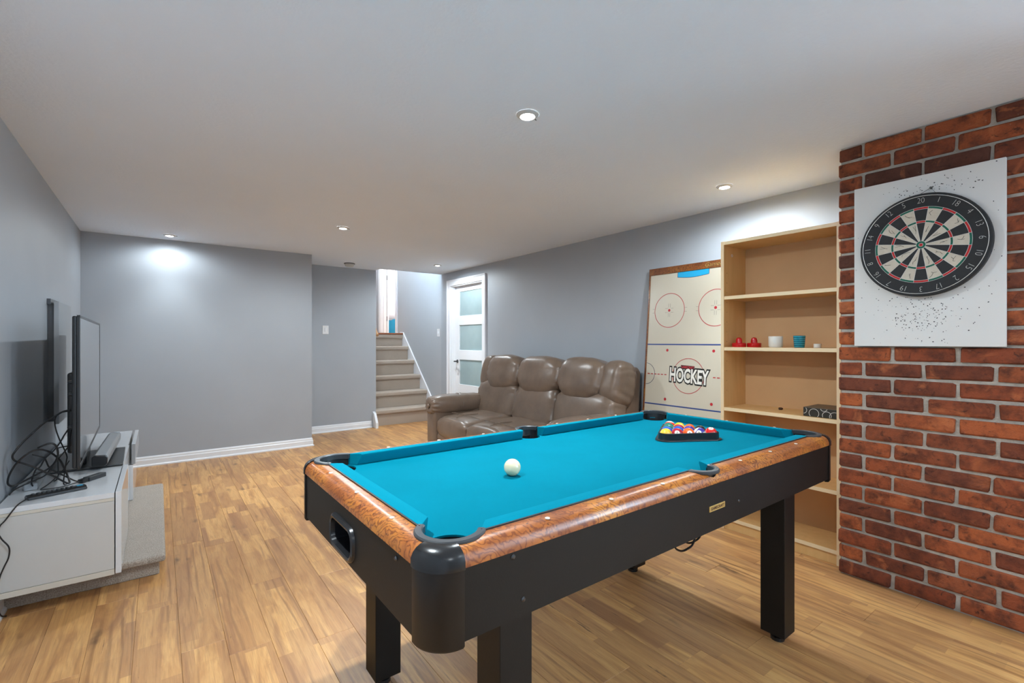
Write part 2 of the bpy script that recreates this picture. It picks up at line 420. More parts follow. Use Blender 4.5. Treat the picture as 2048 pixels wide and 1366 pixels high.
def part(name, mb, m, parent=None, world=True, smooth=False, bevel=0.0, seg=2, angle=35, label=None, kind=None):
    if parent is not None and world:
        iv = wmat(parent).inverted(); mb.v = [tuple(iv @ Vector(p)) for p in mb.v]
    me = to_mesh(name, mb); fix(me, smooth, angle)
    for mm in (m if isinstance(m, (list, tuple)) else [m]): me.materials.append(M[mm] if isinstance(mm, str) else mm)
    o = bpy.data.objects.new(name, me); COL.objects.link(o)
    if parent is not None: o.parent = parent; WM[o.name] = wmat(parent)
    else: WM[o.name] = Matrix.Identity(4)
    if bevel:
        b = o.modifiers.new('edge', 'BEVEL'); b.width = bevel; b.segments = seg; b.limit_method = 'ANGLE'; b.angle_limit = R(40)
    if label: o['label'] = label
    if kind: o['kind'] = kind
    return o
def struct(name, mb, m, label=None, **kw):
    o = part(name, mb, m, None, **kw); o['kind'] = 'structure'
    if label: o['label'] = label
    return o
def solo(name, mb, m, label, cat, origin, group=None, **kw):
    """a thing that is a single mesh, its origin at its base"""
    mb.v = [(p[0]-origin[0], p[1]-origin[1], p[2]-origin[2]) for p in mb.v]
    o = part(name, mb, m, None, **kw); o.location = origin
    WM[o.name] = Matrix.Translation(Vector(origin))
    return tag(o, label, cat, group)
def carve(o, *cutters):
    for mb in cutters:
        me = to_mesh('cut', mb); fix(me)
        c = bpy.data.objects.new('cut', me); COL.objects.link(c)
        c.matrix_world = wmat(o).inverted() if False else Matrix.Identity(4)
        iv = wmat(o).inverted(); me.transform(iv)
        c.location = wmat(o).translation
        c.rotation_euler = wmat(o).to_euler()
        bpy.context.view_layer.update()
        bo = o.modifiers.new('b', 'BOOLEAN'); bo.object = c; bo.operation = 'DIFFERENCE'; bo.solver = 'EXACT'
        dg = bpy.context.evaluated_depsgraph_get()
        new = bpy.data.meshes.new_from_object(o.evaluated_get(dg))
        o.modifiers.remove(bo); o.data = new
        bpy.data.objects.remove(c); bpy.data.meshes.remove(me)
def recolour(o, m):
    o.data.materials.clear(); o.data.materials.append(M[m])
    for p in o.data.polygons: p.material_index = 0
def text2d(s, size, offset=0.0, spacing=1.0, shear=0.0):
    cu = bpy.data.curves.new('t', 'FONT'); cu.body = s; cu.size = size; cu.offset = offset
    cu.align_x = 'CENTER'; cu.align_y = 'CENTER'; cu.space_character = spacing; cu.shear = shear; cu.resolution_u = 3
    o = bpy.data.objects.new('t', cu); COL.objects.link(o); bpy.context.view_layer.update()
    dg = bpy.context.evaluated_depsgraph_get(); me = bpy.data.meshes.new_from_object(o.evaluated_get(dg))
    v = [(p.co.x, p.co.y) for p in me.vertices]; f = [tuple(p.vertices) for p in me.polygons]
    bpy.data.objects.remove(o); bpy.data.curves.remove(cu); bpy.data.meshes.remove(me)
    return v, f
def arc(cx, cy, r, a0, a1, n):
    return [(cx+r*math.cos(a0+(a1-a0)*i/n), cy+r*math.sin(a0+(a1-a0)*i/n), math.cos(a0+(a1-a0)*i/n), math.sin(a0+(a1-a0)*i/n)) for i in range(n+1)]
def catmull(pts, k=6):
    P = [Vector(p) for p in pts]; out = []
    for i in range(len(P)-1):
        a, b, c, d = P[max(i-1, 0)], P[i], P[i+1], P[min(i+2, len(P)-1)]
        for q in range(k):
            t = q/k
            out.append(0.5*((2*b)+(c-a)*t+(2*a-5*b+4*c-d)*t*t+(3*b-a-3*c+d)*t**3))
    out.append(P[-1]); return out

# ------------------------------------------------------------------ room shell
XL, XR, YB, YR, YE = -0.575, 3.446, 5.86, 6.60, 6.43
YN = -2.2
TOP = 3.9
fl = struct('floor', MB().box(XL-.1, XR+.1, YN-.1, 6.72, -0.08, -0.0105), 'subfloor', 'floor of honey oak laminate planks')
pw = 0.15; kmin = int(math.floor((XL-0.0707)/pw))
meshes = {}
def plank_mesh(wd, ln):
    key = (round(wd, 3), round(ln, 3))
    if key not in meshes:
        g, c = 0.0003, 0.0009; x, y = wd/2-g, ln/2-g
        mb = MB(); t = [(-x+c, -y+c, 0), (x-c, -y+c, 0), (x-c, y-c, 0), (-x+c, y-c, 0)]
        l = [(-x, -y, -c), (x, -y, -c), (x, y, -c), (-x, y, -c)]; b = [(p[0], p[1], -0.01) for p in l]
        mb.add(t+l+b, [(0, 1, 2, 3)]+[(i, 4+i, 4+(i+1) % 4, (i+1) % 4) for i in range(4)]+[(4+i, 8+i, 8+(i+1) % 4, 4+(i+1) % 4) for i in range(4)])
        me = to_mesh('plank', mb); fix(me); me.materials.append(M['plank']); meshes[key] = me
    return meshes[key]
k = kmin
known = {0: 2.263, -1: 2.712}
while True:
    x0 = 0.0707+pw*k; x1 = x0+pw
    if x0 >= XR: break
    a, b = max(x0, XL), min(x1, XR)
    if b-a > 0.012:
        yend = 5.87 if b < 1.40 else 6.66
        j0 = known.get(k, ((k*0.4567+0.31) % 1.0)*1.21)
        ys = [YN]; y = j0-1.21*8
        while y < yend-0.08:
            if y > YN+0.1: ys.append(y)
            y += 1.21
        ys.append(yend)
        for q in range(len(ys)-1):
            o = bpy.data.objects.new('plank', plank_mesh(b-a, ys[q+1]-ys[q])); COL.objects.link(o)
            o.location = ((a+b)/2, (ys[q]+ys[q+1])/2, 0); o.parent = fl
    k += 1
struct('ceiling', MB().box(XL-.1, XR+.1, YN-.1, YE, H, H+.12).box(XL-.1, 2.49, YE, YR+.1, H, H+.12), 'ceiling', 'white textured ceiling')
struct('wall_left', MB().box(XL-.12, XL, YN-.1, YB+.1, -0.01, H), 'wall')
struct('wall_back', MB().box(XL-.12, 1.44, YB, YR+.12, -0.01, H), 'wall')
struct('wall_recess', MB().box(1.43, 2.49, YR, YR+.12, -0.01, H).box(1.9, 2.49, YR, YR+.12, H, TOP), 'wall')
struct('wall_front', MB().box(XL-.12, XR+.12, YN-.12, YN, -0.01, H), 'wall')
WY0, WY1, WZ0, WZ1 = -2.05, -.80, 1.00, 2.06       # unseen window added in the right wall to let in fill light
wn = thing('fill_window_1', None, None, (XR+.06, (WY0+WY1)/2, WZ0)); wn['kind'] = 'structure'; wn['label'] = 'added unseen window in the right wall, for fill light'
fm = MB()
for c0, c1 in ((WY0, WY0+.045), ((WY0+WY1)/2-.02, (WY0+WY1)/2+.02), (WY1-.045, WY1)): fm.box(XR+.03, XR+.09, c0, c1, WZ0, WZ1)
fm.box(XR+.03, XR+.09, WY0, WY1, WZ0, WZ0+.045).box(XR+.03, XR+.09, WY0, WY1, WZ1-.045, WZ1)
part('fill_window_frame', fm, 'white_trim', wn); part('pane', MB().box(XR+.060, XR+.065, WY0+.04, WY1-.04, WZ0+.04, WZ1-.04), 'fill_window_glass', wn)
pd_ = bpy.data.lights.new('fill_window_portal', 'AREA'); pd_.shape = 'RECTANGLE'; pd_.size = WZ1-WZ0; pd_.size_y = WY1-WY0; pd_.cycles.is_portal = True
po = bpy.data.objects.new('fill_window_portal', pd_); COL.objects.link(po); po.parent = wn; po.location = (.05, 0, (WZ1-WZ0)/2); po.rotation_euler = (0, R(90), 0)
DY0, DY1, DZ = 5.275, 6.135, 2.03          # glazed door opening in the right wall
BY0, BY1, BZ = 8.14, 8.89, 3.38              # bedroom doorway on the landing
LZ = 1.368                                   # landing height
wr = MB()
wr.box(XR, XR+.12, YN-.12, WY0, -0.01, H+.12).box(XR, XR+.12, WY0, WY1, -0.01, WZ0).box(XR, XR+.12, WY0, WY1, WZ1, H+.12).box(XR, XR+.12, WY1, DY0, -0.01, H+.12).box(XR, XR+.12, DY0, DY1, DZ, H+.12).box(XR, XR+.12, DY1, YE, -0.01, H+.12)
struct('wall_right', wr, 'wall')
ws = MB().box(XR, XR+.12, YE, BY0, -0.01, TOP).box(XR, XR+.12, BY0, BY1, BZ, TOP).box(XR, XR+.12, BY1, 9.3, -0.01, TOP)
struct('wall_stair_right', ws, 'wall_stair')
struct('wall_stair_left', MB().box(2.37, 2.49, YR+.12, 9.3, -0.01, TOP), 'wall_stair')
struct('wall_landing', MB().box(2.37, XR+.12, 9.1, 9.22, LZ, TOP), 'wall_stair')
struct('wall_header', MB().box(2.49, XR, YE-.02, YE, H+.12, TOP).box(2.49, XR, YE-.02, YE, H, H+.12), 'wall_stair')
struct('ceiling_stairwell', MB().box(2.37, XR+.12, YE-.05, 9.3, TOP, TOP+.1), 'white_wall')
# bedroom seen through the landing door
struct('floor_bedroom', MB().box(XR+.12, 8.0, 7.2, 13.0, LZ-.1, LZ-.001), 'plank')
struct('wall_bedroom', MB().box(XR+.12, 8.0, 12.6, 12.72, LZ, TOP).box(7.9, 8.0, 7.2, 12.7, LZ, TOP).box(XR+.12, 8.0, 7.1, 7.2, LZ, TOP)
       .box(XR+.0, XR+.12, 9.3, 12.7, LZ, TOP), 'white_wall')
struct('ceiling_bedroom', MB().box(XR+.12, 8.1, 7.1, 12.8, TOP, TOP+.1), 'white_wall')
struct('trim_1', MB().box(XR+.13, 7.9, 12.575, 12.6, LZ+.86, LZ+.90), 'oak_nose')

struct('wall_sky_block', MB().box(XR+.12, XR+1.2, 4.9, 5.0, 0, H).box(XR+.12, XR+1.2, 6.4, 6.5, 0, H).box(XR+1.1, XR+1.2, 5.0, 6.4, 0, H).box(XR+.12, XR+1.2, 4.9, 6.5, H, H+.1).box(XR+.12, XR+1.2, 4.9, 6.5, -.1, 0), 'white_wall')  # unseen box added behind the glazed door to stop sky leaking in
# baseboards
BP = [(0, 0), (0.024, 0), (0.024, 0.012), (0.014, 0.020), (0.014, 0.062), (0.009, 0.070), (0.009, 0.082), (0.004, 0.094), (0, 0.096)]
def base(name, pts):
    """pts: (x, y, nx, ny) along the wall, normals into the room"""
    return struct(name, MB().sweep(pts, BP), 'white_trim')
base('baseboard_back', [(XL, YB, 0, -1), (1.44, YB, 0.7, -1), ])
base('baseboard_return', [(1.44, YB, 1, -0.7), (1.44, YR, 1, -0.0)])
base('baseboard_recess', [(1.44, YR, 0, -1), (2.425, YR, 0, -1)])
base('baseboard_left', [(XL, YN, 1, 0), (XL, 3.1, 1, 0)])
base('baseboard_left_far', [(XL, 4.62, 1, 0), (XL, YB, 1, 0)])
base('baseboard_right', [(XR, 1.0, -1, 0), (XR, DY0-.085, -1, 0)])

# ------------------------------------------------------------------ brick chimney wall
BX, BY = 2.885, 0.985
brk = struct('wall_brick', MB().box(BX+.010, XR, -0.72, BY-.010, -0.005, H), 'mortar', 'chimney breast of old red brick in grey mortar')
def brick_mesh(dx, dy, dz, seed):
    rd = random.Random(seed); c = 0.0055
    mb = MB(); vs = []; idx = {}
    for sx in (-1, 1):
        for sy in (-1, 1):
            for sz in (-1, 1):
                for ax in range(3):
                    h = [dx/2, dy/2, dz/2]; p = [sx*h[0], sy*h[1], sz*h[2]]
                    sgn = (sx, sy, sz)
                    for q in range(3):
                        if q != ax: p[q] -= sgn[q]*c*rd.uniform(0.5, 1.7)
                        p[q] += rd.uniform(-0.0022, 0.0022)
                    idx[(sx, sy, sz, ax)] = len(vs); vs.append(tuple(p))
    bm = bmesh.new()
    for p in vs: bm.verts.new(p)
    bmesh.ops.convex_hull(bm, input=bm.verts)
    me = bpy.data.meshes.new('brick'); bm.to_mesh(me); bm.free(); me.materials.append(M['brick'])
    return me
RH = H/28.0; bh = RH-0.0135
BD = 0.10
VAR = {}
def put_brick(x0, x1, y0, y1, z0, row):
    """front at low x / high y; fits given box"""
    dx, dy = x1-x0, y1-y0
    key = (round(dx, 2), round(dy, 2), random.randrange(4))
    if key not in VAR: VAR[key] = brick_mesh(key[0] if abs(key[0]-dx) < .004 else dx, dy, bh, hash(key) & 0xffff)
    o = bpy.data.objects.new('brick', VAR[key]); COL.objects.link(o); o.parent = brk
    o.location = ((x0+x1)/2+random.uniform(-.003, .003), (y0+y1)/2, z0+RH/2)
    o.rotation_euler = (0, random.uniform(-.006, .006), random.uniform(-.01, .01))
SL, HDR, J = 0.222, 0.105, 0.0145
for r in range(28):
    z0 = r*RH
    j = random.uniform(-.006, .006)
    if r % 2 == 0:
        y = BY; put_brick(BX, BX+BD, y-SL, y, z0, r); y -= SL+J
        put_brick(BX+BD+J, BX+BD+J+SL, BY-BD, BY, z0, r); put_brick(BX+BD+2*J+SL, XR, BY-BD, BY, z0, r)
    else:
        y = BY; put_brick(BX, BX+SL, y-HDR, y, z0, r); y -= HDR+J
        put_brick(BX+SL+J, BX+2*SL+J, BY-BD, BY, z0, r)
    while y > -0.55:
        L = SL+random.uniform(-.007, .007)
        put_brick(BX, BX+BD, y-L, y, z0, r); y -= L+J

# ------------------------------------------------------------------ doors and trims
cw = 0.085
trim = MB()
trim.box(XR-.018, XR, DY0-cw, DY0, 0, DZ+cw).box(XR-.018, XR, DY1, DY1+cw, 0, DZ+cw).box(XR-.018, XR, DY0, DY1, DZ, DZ+cw)
trim.box(XR-.026, XR, DY0-cw, DY0-cw+.018, 0, DZ+cw).box(XR-.026, XR, DY1+cw-.018, DY1+cw, 0, DZ+cw).box(XR-.026, XR, DY0-cw, DY1+cw, DZ+cw-.018, DZ+cw)
trim.box(XR, XR+.12, DY0, DY0+.012, 0, DZ).box(XR, XR+.12, DY1-.012, DY1, 0, DZ).box(XR, XR+.12, DY0, DY1, DZ-.012, DZ)
struct('trim_2', trim, 'white_trim', 'white casing around the frosted glass door', bevel=0.002)
d1 = thing('door_1', None, None, (XR+.09, (DY0+DY1)/2, 0)); d1['kind'] = 'structure'; d1['label'] = 'white door with stacked frosted glass panes'
y0, y1 = DY0+.014, DY1-.014; st = 0.105
x0, x1 = XR+.075, XR+.112
for a, b in ((y0, y0+st), (y1-st, y1)): part('stile', MB().box(x0, x1, a, b, 0.012, DZ-.014), 'white_trim', d1, bevel=0.0015)
rails = [(0.012, 0.16), (0.525, 0.60), (0.96, 1.095), (1.455, 1.592), (1.945, DZ-.014)]
rails = [(0.012, 0.235), (0.60-.0, 0.60), (0.96, 1.095), (1.455, 1.592), (1.945, DZ-.014)]
for a, b in ((0.012, 0.12), (0.475, 0.60), (0.958, 1.096), (1.458, 1.592), (1.943, DZ-.014)):
    part('door_rail', MB().box(x0, x1, y0+st, y1-st, a, b), 'white_trim', d1, bevel=0.0015)
for a, b in ((0.12, 0.475), (0.60, 0.958), (1.096, 1.458), (1.592, 1.943)):
    part('pane', MB().box(x0+.012, x1-.012, y0+st, y1-st, a, b), 'frost', d1)
hy = y1-.05
dh = part('door_handle', MB().cyl((x0-.004, hy, .93), 0.026, 0.0, 0.005, 20, 'x').tube([(x0, hy, .93), (x0-.05, hy, .93)], 0.010, 10)
     .tube([(x0-.05, hy+.01, .93), (x0-.052, hy-.04, .931), (x0-.05, hy-.10, .928)], [0.010, 0.009, 0.007], 10), 'steel_dark', d1, smooth=True)
part('lever_reflection', MB().tube([(x0-.03, hy, .92), (x0-.02, hy-.006, .86), (x0-.012, hy-.012, .80)], 0.0025, 6).box(x0-.014, x0-.008, hy-.04, hy-.005, .765, .80), 'white_plastic', d1)  # solid stand-in for the lever's reflection on the door
# landing doorway casing
t3 = MB().box(XR-.02, XR, BY0-.08, BY0, LZ, BZ+.08).box(XR-.02, XR, BY1, BY1+.08, LZ, BZ+.08).box(XR-.02, XR, BY0, BY1, BZ, BZ+.08)
t3.box(XR, XR+.12, BY0, BY0+.012, LZ, BZ).box(XR, XR+.12, BY1-.012, BY1, LZ, BZ)
t3.box(XR+.05, XR+.065, BY1-.03, BY1-.012, LZ, BZ)
struct('trim_3', t3, 'white_trim', 'white casing of the doorway at the top of the stairs', bevel=0.003)
d2 = thing('door_2', None, None, (XR+.15, BY1, LZ)); d2['kind'] = 'structure'; d2['label'] = 'white bedroom door folded open at the landing'
part('door_leaf', MB().box(XR+.135, XR+.17, BY1+.004, BY1+.71, LZ+.01, BZ-.01), 'white_trim', d2, bevel=0.002)
for zz in (LZ+.25, LZ+1.05, BZ-.62): part('hinge', MB().cyl((XR+.124, BY1-.014, 0), 0.007, zz, zz+.09, 8), 'steel_dark', d2)

# ------------------------------------------------------------------ stairs
NS, RISE, RUN, YS0 = 6, LZ/6, 0.235, 6.65
stair = thing('staircase', 'short taupe carpeted staircase climbing to the landing', 'staircase', (2.97, YS0, 0))
for k in range(NS):
    ya, za = YS0+RUN*k, RISE*k
    part('riser', MB().box(2.493, XR-.022, ya, ya+.25, za+0.0 if k else -0.009, za+RISE-.05), 'carpet_stair', stair, bevel=0.004)
    if k < NS-1:
        prof = [(ya-.018, za+RISE-.062), (ya-.03, za+RISE-.05), (ya-.033, za+RISE-.03), (ya-.028, za+RISE-.010), (ya-.012, za+RISE), (ya+RUN+.01, za+RISE), (ya+RUN+.01, za+RISE-.05), (ya+.02, za+RISE-.062)]
        part('tread', MB().prism(prof, 'x', 2.493, XR-.024), 'carpet_stair', stair, smooth=True)
ya = YS0+RUN*(NS-1)
part('landing_nosing', MB().prism([(ya-.03, LZ-.030), (ya-.036, LZ-.015), (ya-.03, LZ), (ya+.09, LZ), (ya+.09, LZ-.030)], 'x', 2.493, XR-.005), 'oak_nose', stair, smooth=True)
part('carpet_lip', MB().prism([(ya-.018, LZ-.095), (ya-.03, LZ-.08), (ya-.03, LZ-.031), (ya+.05, LZ-.031), (ya+.05, LZ-.095)], 'x', 2.493, XR-.022), 'carpet_stair', stair)
struct('floor_landing', MB().box(2.49, XR, ya+.09, 9.1, LZ-.08, LZ-.001).box(XR, XR+.12, BY0, BY1, LZ-.08, LZ-.001), 'plank')
sl = RISE/RUN
def skirt(y): return (y-YS0)*sl+RISE*1.22
yb = YS0+RUN*(NS-1)
struct('trim_4', MB().prism([(6.50, -0.0), (6.50, max(0.1, skirt(6.50))), (yb-.02, skirt(yb-.02)-.02), (yb+.1, LZ+.02), (yb+.1, 0)], 'x', XR-.020, XR-.0005), 'white_trim', 'white stair stringer board along the right stairwell wall', bevel=0.002)
struct('trim_5', MB().prism([(6.465, 0), (6.465, 0.075), (6.545, 0.205), (6.62, 0.23), (6.62, 0)], 'x', 2.44, 2.475), 'white_trim', 'white end of the stair stringer board beside the recess wall', bevel=0.002)
hr = thing('handrail', 'beech handrail rising along the stairwell wall', 'handrail', (2.56, 6.85, 1.30))
part('rail', MB().tube([(2.585, 6.80, 1.31), (2.585, 7.95, 1.31+1.15*sl)], 0.024, 12), 'beech', hr, smooth=True)
for yy in (7.0, 7.7): part('bracket', MB().tube([(2.49, yy, 1.24+(yy-6.8)*sl), (2.56, yy, 1.25+(yy-6.8)*sl), (2.585, yy, 1.29+(yy-6.8)*sl)], 0.007, 8), 'steel_dark', hr)
# ------------------------------------------------------------------ bed in the far bedroom
bed = thing('bed', 'white made bed with blue base glimpsed through the upstairs doorway', 'bed', (4.3, 10.0, LZ))
part('bed_base', MB().box(4.02, 5.6, 9.55, 11.6, LZ, LZ+.33), 'bed_blue', bed, bevel=0.02)
def wob(p): return p+Vector((0, 0, 0.05*noise.noise(p*2.3)))+Vector((0.05*noise.noise(p*3.1), 0.04*noise.noise(p*2.7), 0))
part('duvet', MB().ellipsoid((4.85, 10.5, LZ+.52), (0.95, 1.1, 0.27), 0.55, 0.4, 40, 20, disp=wob), 'bed_white', bed, smooth=True)
part('headboard', MB().box(4.15, 5.5, 11.75, 11.85, LZ, LZ+1.1), 'teal_grey', bed, bevel=0.03)
part('pillow', MB().ellipsoid((4.5, 11.35, LZ+.85), (0.34, 0.2, 0.2), 0.6, 0.6), 'bed_white', bed, smooth=True)

# ------------------------------------------------------------------ recessed lamps, detector, switches
LL = ['recessed halogen lamp above the pool table', 'recessed halogen lamp above the bookshelf', 'recessed halogen lamp in the middle of the ceiling beyond the table',
      'recessed halogen lamp near the glass door', 'recessed halogen lamp washing the blank back wall', 'recessed halogen lamp assumed out of view on the left',  # last one here is an assumed lamp, unseen from the camera
      'recessed halogen lamp added for fill behind the camera', 'recessed halogen lamp added for fill behind the camera by the left wall', 'recessed halogen lamp added for fill behind the camera by the brick']
for i, (lx, ly) in enumerate(LAMPS):
    t = thing('recessed_lamp', LL[i], 'ceiling lamp', (lx, ly, H), group='recessed halogen ceiling lamps')
    part('trim_ring', MB().lathe([(0.028, H-.004), (0.034, H-.012), (0.042, H-.010), (0.050, H-.004), (0.051, H-.0005)], (lx, ly, 0), 28), 'ring_white', t, smooth=True)
    part('bulb', MB().lathe([(0.0, H-.016), (0.012, H-.0155), (0.022, H-.012), (0.029, H-.006), (0.029, H-.001)], (lx, ly, 0), 20), 'bulb', t, smooth=True)
    part('spring_clip', MB().tube([(lx+.048, ly+.01, H-.003), (lx+.062, ly+.014, H-.003)], 0.002, 6), 'steel_dark', t)
    for nm, sz, bl, k in (('halogen_spill', 179, 0.5, 0.5), ('halogen_beam', 84, 1.0, 0.85)):     # reflector lamp: wide spill and a brighter core
        ld = bpy.data.lights.new(nm, 'SPOT'); ld.energy = LAMP_W*LAMP_F[i]*k; ld.color = LAMP_RGB
        ld.spot_size = R(sz); ld.spot_blend = bl; ld.shadow_soft_size = 0.03
        lo = bpy.data.objects.new(nm, ld); COL.objects.link(lo); lo.parent = t; lo.location = (0, 0, -0.03)
# unseen ceiling lamps added to brighten the stairwell and bedroom
for nm, loc, e in (('landing', (2.95, 8.0, TOP-.05), 30), ('bedroom', (5.2, 10.2, TOP-.05), 260)):
    t = thing('added_fitting', 'added unseen ceiling fitting of the %s upstairs' % nm, 'ceiling lamp', loc)
    part('diffuser', MB().lathe([(0.0, TOP-.07), (0.09, TOP-.06), (0.13, TOP-.03), (0.14, TOP-.001)], (loc[0], loc[1], 0), 24), 'bulb', t, smooth=True)
    ld = bpy.data.lights.new('fitting', 'POINT'); ld.energy = e; ld.color = (1.0, 0.98, 0.95); ld.shadow_soft_size = 0.1
    lo = bpy.data.objects.new('fitting', ld); COL.objects.link(lo); lo.parent = t; lo.location = (0, 0, -0.12)
sd = thing('smoke_detector', 'small pale smoke detector on the ceiling before the stairs', 'smoke detector', (1.99, 6.21, H))
part('base_plate', MB().cyl((1.99, 6.21, 0), 0.068, H-.012, H-.0005, 28), 'grey_edge', sd)
part('housing', MB().lathe([(0, H-.045), (0.045, H-.045), (0.055, H-.038), (0.058, H-.012)], (1.99, 6.21, 0), 28), 'ring_white', sd, smooth=True)
def switch(name, label, c, axis):
    t = thing(name, label, 'light switch', c)
    x, y, z = c
    if axis == 'y':
        part('cover_plate', MB().box(x-.04, x+.04, y-.007, y-.0005, z-.058, z+.058), 'white_plastic', t, bevel=0.003)
        part('toggle', MB().box(x-.010, x+.010, y-.013, y-.006, z-.028, z+.028), 'white_trim', t, bevel=0.002)
    else:
        part('cover_plate', MB().box(x-.007, x-.0005, y-.04, y+.04, z-.058, z+.058), 'white_plastic', t, bevel=0.003)
        part('toggle', MB().box(x-.018, x-.006, y-.008, y+.008, z-.018, z+.018), 'white_trim', t, bevel=0.002)
switch('light_switch', 'white wall switch on the recessed grey wall', (1.795, YR, 1.375), 'y')
switch('light_switch', 'white toggle switch on the stair side wall by the glass door', (XR, 6.515, 1.355), 'x')

# ------------------------------------------------------------------ pool table
TX0, TX1, TY0, TY1 = 0.398, 2.340, 0.787, 1.743
ZT, ZL, ZC, ZB = 0.820, 0.783, 0.639, 0.786
CX, CY = (TX0+TX1)/2, (TY0+TY1)/2
tb = thing('pool_table', 'pool table with teal felt, burl wood rails and black cabinet', 'pool table', (CX, CY, 0))
RW, RC = 0.051, 0.072
rp = [(0, ZT), (0.020, ZT), (0.030, ZT-.0025), (0.039, ZT-.0075), (0.046, ZT-.015), (0.0505, ZT-.026), (0.051, ZL), (0.0, ZL)]
def inner(o): return [(a-RW, z) for a, z in rp]
pk_off = 0.100
corners = [(TX0+pk_off, TY0+pk_off, R(225)), (TX1-pk_off, TY0+pk_off, R(315)), (TX1-pk_off, TY1-pk_off, R(45)), (TX0+pk_off, TY1-pk_off, R(135))]
mids = [(CX, TY0+.055, R(270)), (CX, TY1-.055, R(90))]
RIC, RIM = 0.060, 0.047
def hole(c, r, z0, z1): return MB().cyl((c[0], c[1], 0), r, z0, z1, 40)
pr = inner(0)
def rail(path, cut, nm='rail'):
    o = part(nm, MB().sweep(path, pr), 'burl', tb, smooth=True)
    carve(o, *[hole(c, r+.004, .70, .90) for c, r in cut]); recolour(o, 'burl'); return o
rail([(TX0+RC, TY0, 0, -1), (TX1-RC, TY0, 0, -1)], [(corners[0], RIC), (mids[0], RIM), (corners[1], RIC)])
rail([(TX1-RC, TY1, 0, 1), (TX0+RC, TY1, 0, 1)], [(corners[2], RIC), (mids[1], RIM), (corners[3], RIC)])
rail([(TX0, TY1-RC, -1, 0), (TX0, TY0+RC, -1, 0)], [(corners[3], RIC), (corners[0], RIC)])
rail([(TX1, TY0+RC, 1, 0), (TX1, TY1-RC, 1, 0)], [(corners[1], RIC), (corners[2], RIC)])
# corner caps: moulded top and rounded column
ce = [(TX0+RC, TY0+RC, R(180)), (TX1-RC, TY0+RC, R(270)), (TX1-RC, TY1-RC, 0.0), (TX0+RC, TY1-RC, R(90))]
capp = [(a-RW+(.003 if a > .01 else 0), z+(.003 if z > ZL+.001 else -.002)) for a, z in rp]
colp = [(0.0, ZL+.001), (0.0, ZC-.006), (-.004, ZC-.012), (-.018, ZC-.014), (-.018, ZL+.001)]
for (cx, cy, a0), pc in zip(ce, corners):
    a = arc(cx, cy, RC, a0-R(2.5), a0+R(92.5), 20)
    o = part('corner_cap', MB().sweep(a, capp), 'cap_plastic', tb, smooth=True)
    carve(o, hole(pc, RIC+.004, .70, .90)); recolour(o, 'cap_plastic')
    ex = [(a[0][0]-math.sin(a0)*-.02, a[0][1]-math.cos(a0)*.02, a[0][2], a[0][3])]
    part('corner_post', MB().sweep(a, colp), 'post_black', tb, smooth=True)
# apron panels
ins = 0.004
part('side_panel', MB().box(TX0+RC-.002, TX1-RC+.002, TY0+ins, TY0+ins+.02, ZC, ZL), 'black_lam', tb)
part('side_panel', MB().box(TX0+RC-.002, TX1-RC+.002, TY1-ins-.02, TY1-ins, ZC, ZL), 'black_lam', tb)
ep = part('end_panel', MB().box(TX0+ins, TX0+ins+.02, TY0+RC-.002, TY1-RC+.002, ZC, ZL), 'black_lam', tb)
def rrect(cy, cz, hw, hh, r, n=6):
    out = []
    for (sx, sy, a) in ((1, 1, 0), (-1, 1, 90), (-1, -1, 180), (1, -1, 270)):
        for i in range(n+1):
            t = R(a+90*i/n); out.append((cy+sx*(hw-r)+r*math.cos(t), cz+sy*(hh-r)+r*math.sin(t), math.cos(t), math.sin(t)))
    return out
rr = rrect(1.293, 0.697, 0.084, 0.036, 0.026)
carve(ep, MB().prism([(a, b) for a, b, _, _ in rr], 'x', TX0-.01, TX0+.05)); recolour(ep, 'black_lam')
part('end_panel', MB().box(TX1-ins-.02, TX1-ins, TY0+RC-.002, TY1-RC+.002, ZC, ZL), 'black_lam', tb)
part('underside', MB().box(TX0+.03, TX1-.03, TY0+.03, TY1-.03, ZC+.004, ZC+.02), 'black_lam', tb)
# ball return: frame ring and tray
fr = MB(); n = len(rr); prof = [(-.004, TX0+.008), (-.002, TX0-.004), (.004, TX0-.006), (.010, TX0-.003), (.012, TX0+.004)]
vs = [(x, a+na*o, b+nb*o) for a, b, na, nb in rr for o, x in prof]; kk = len(prof)
fr.add(vs, [(i*kk+q, ((i+1) % n)*kk+q, ((i+1) % n)*kk+q+1, i*kk+q+1) for i in range(n) for q in range(kk-1)])
br_ = part('ball_return', fr, 'black_plastic', tb, smooth=True)
tr = MB(); vs = [(x, a-na*.004, b-nb*.004) for x in (TX0+.008, TX0+.13) for a, b, na, nb in rr]
tr.add(vs, [(i, (i+1) % n, n+(i+1) % n, n+i) for i in range(n)]+[tuple(range(n, 2*n))])
part('return_tray', tr, 'black_plastic', br_)
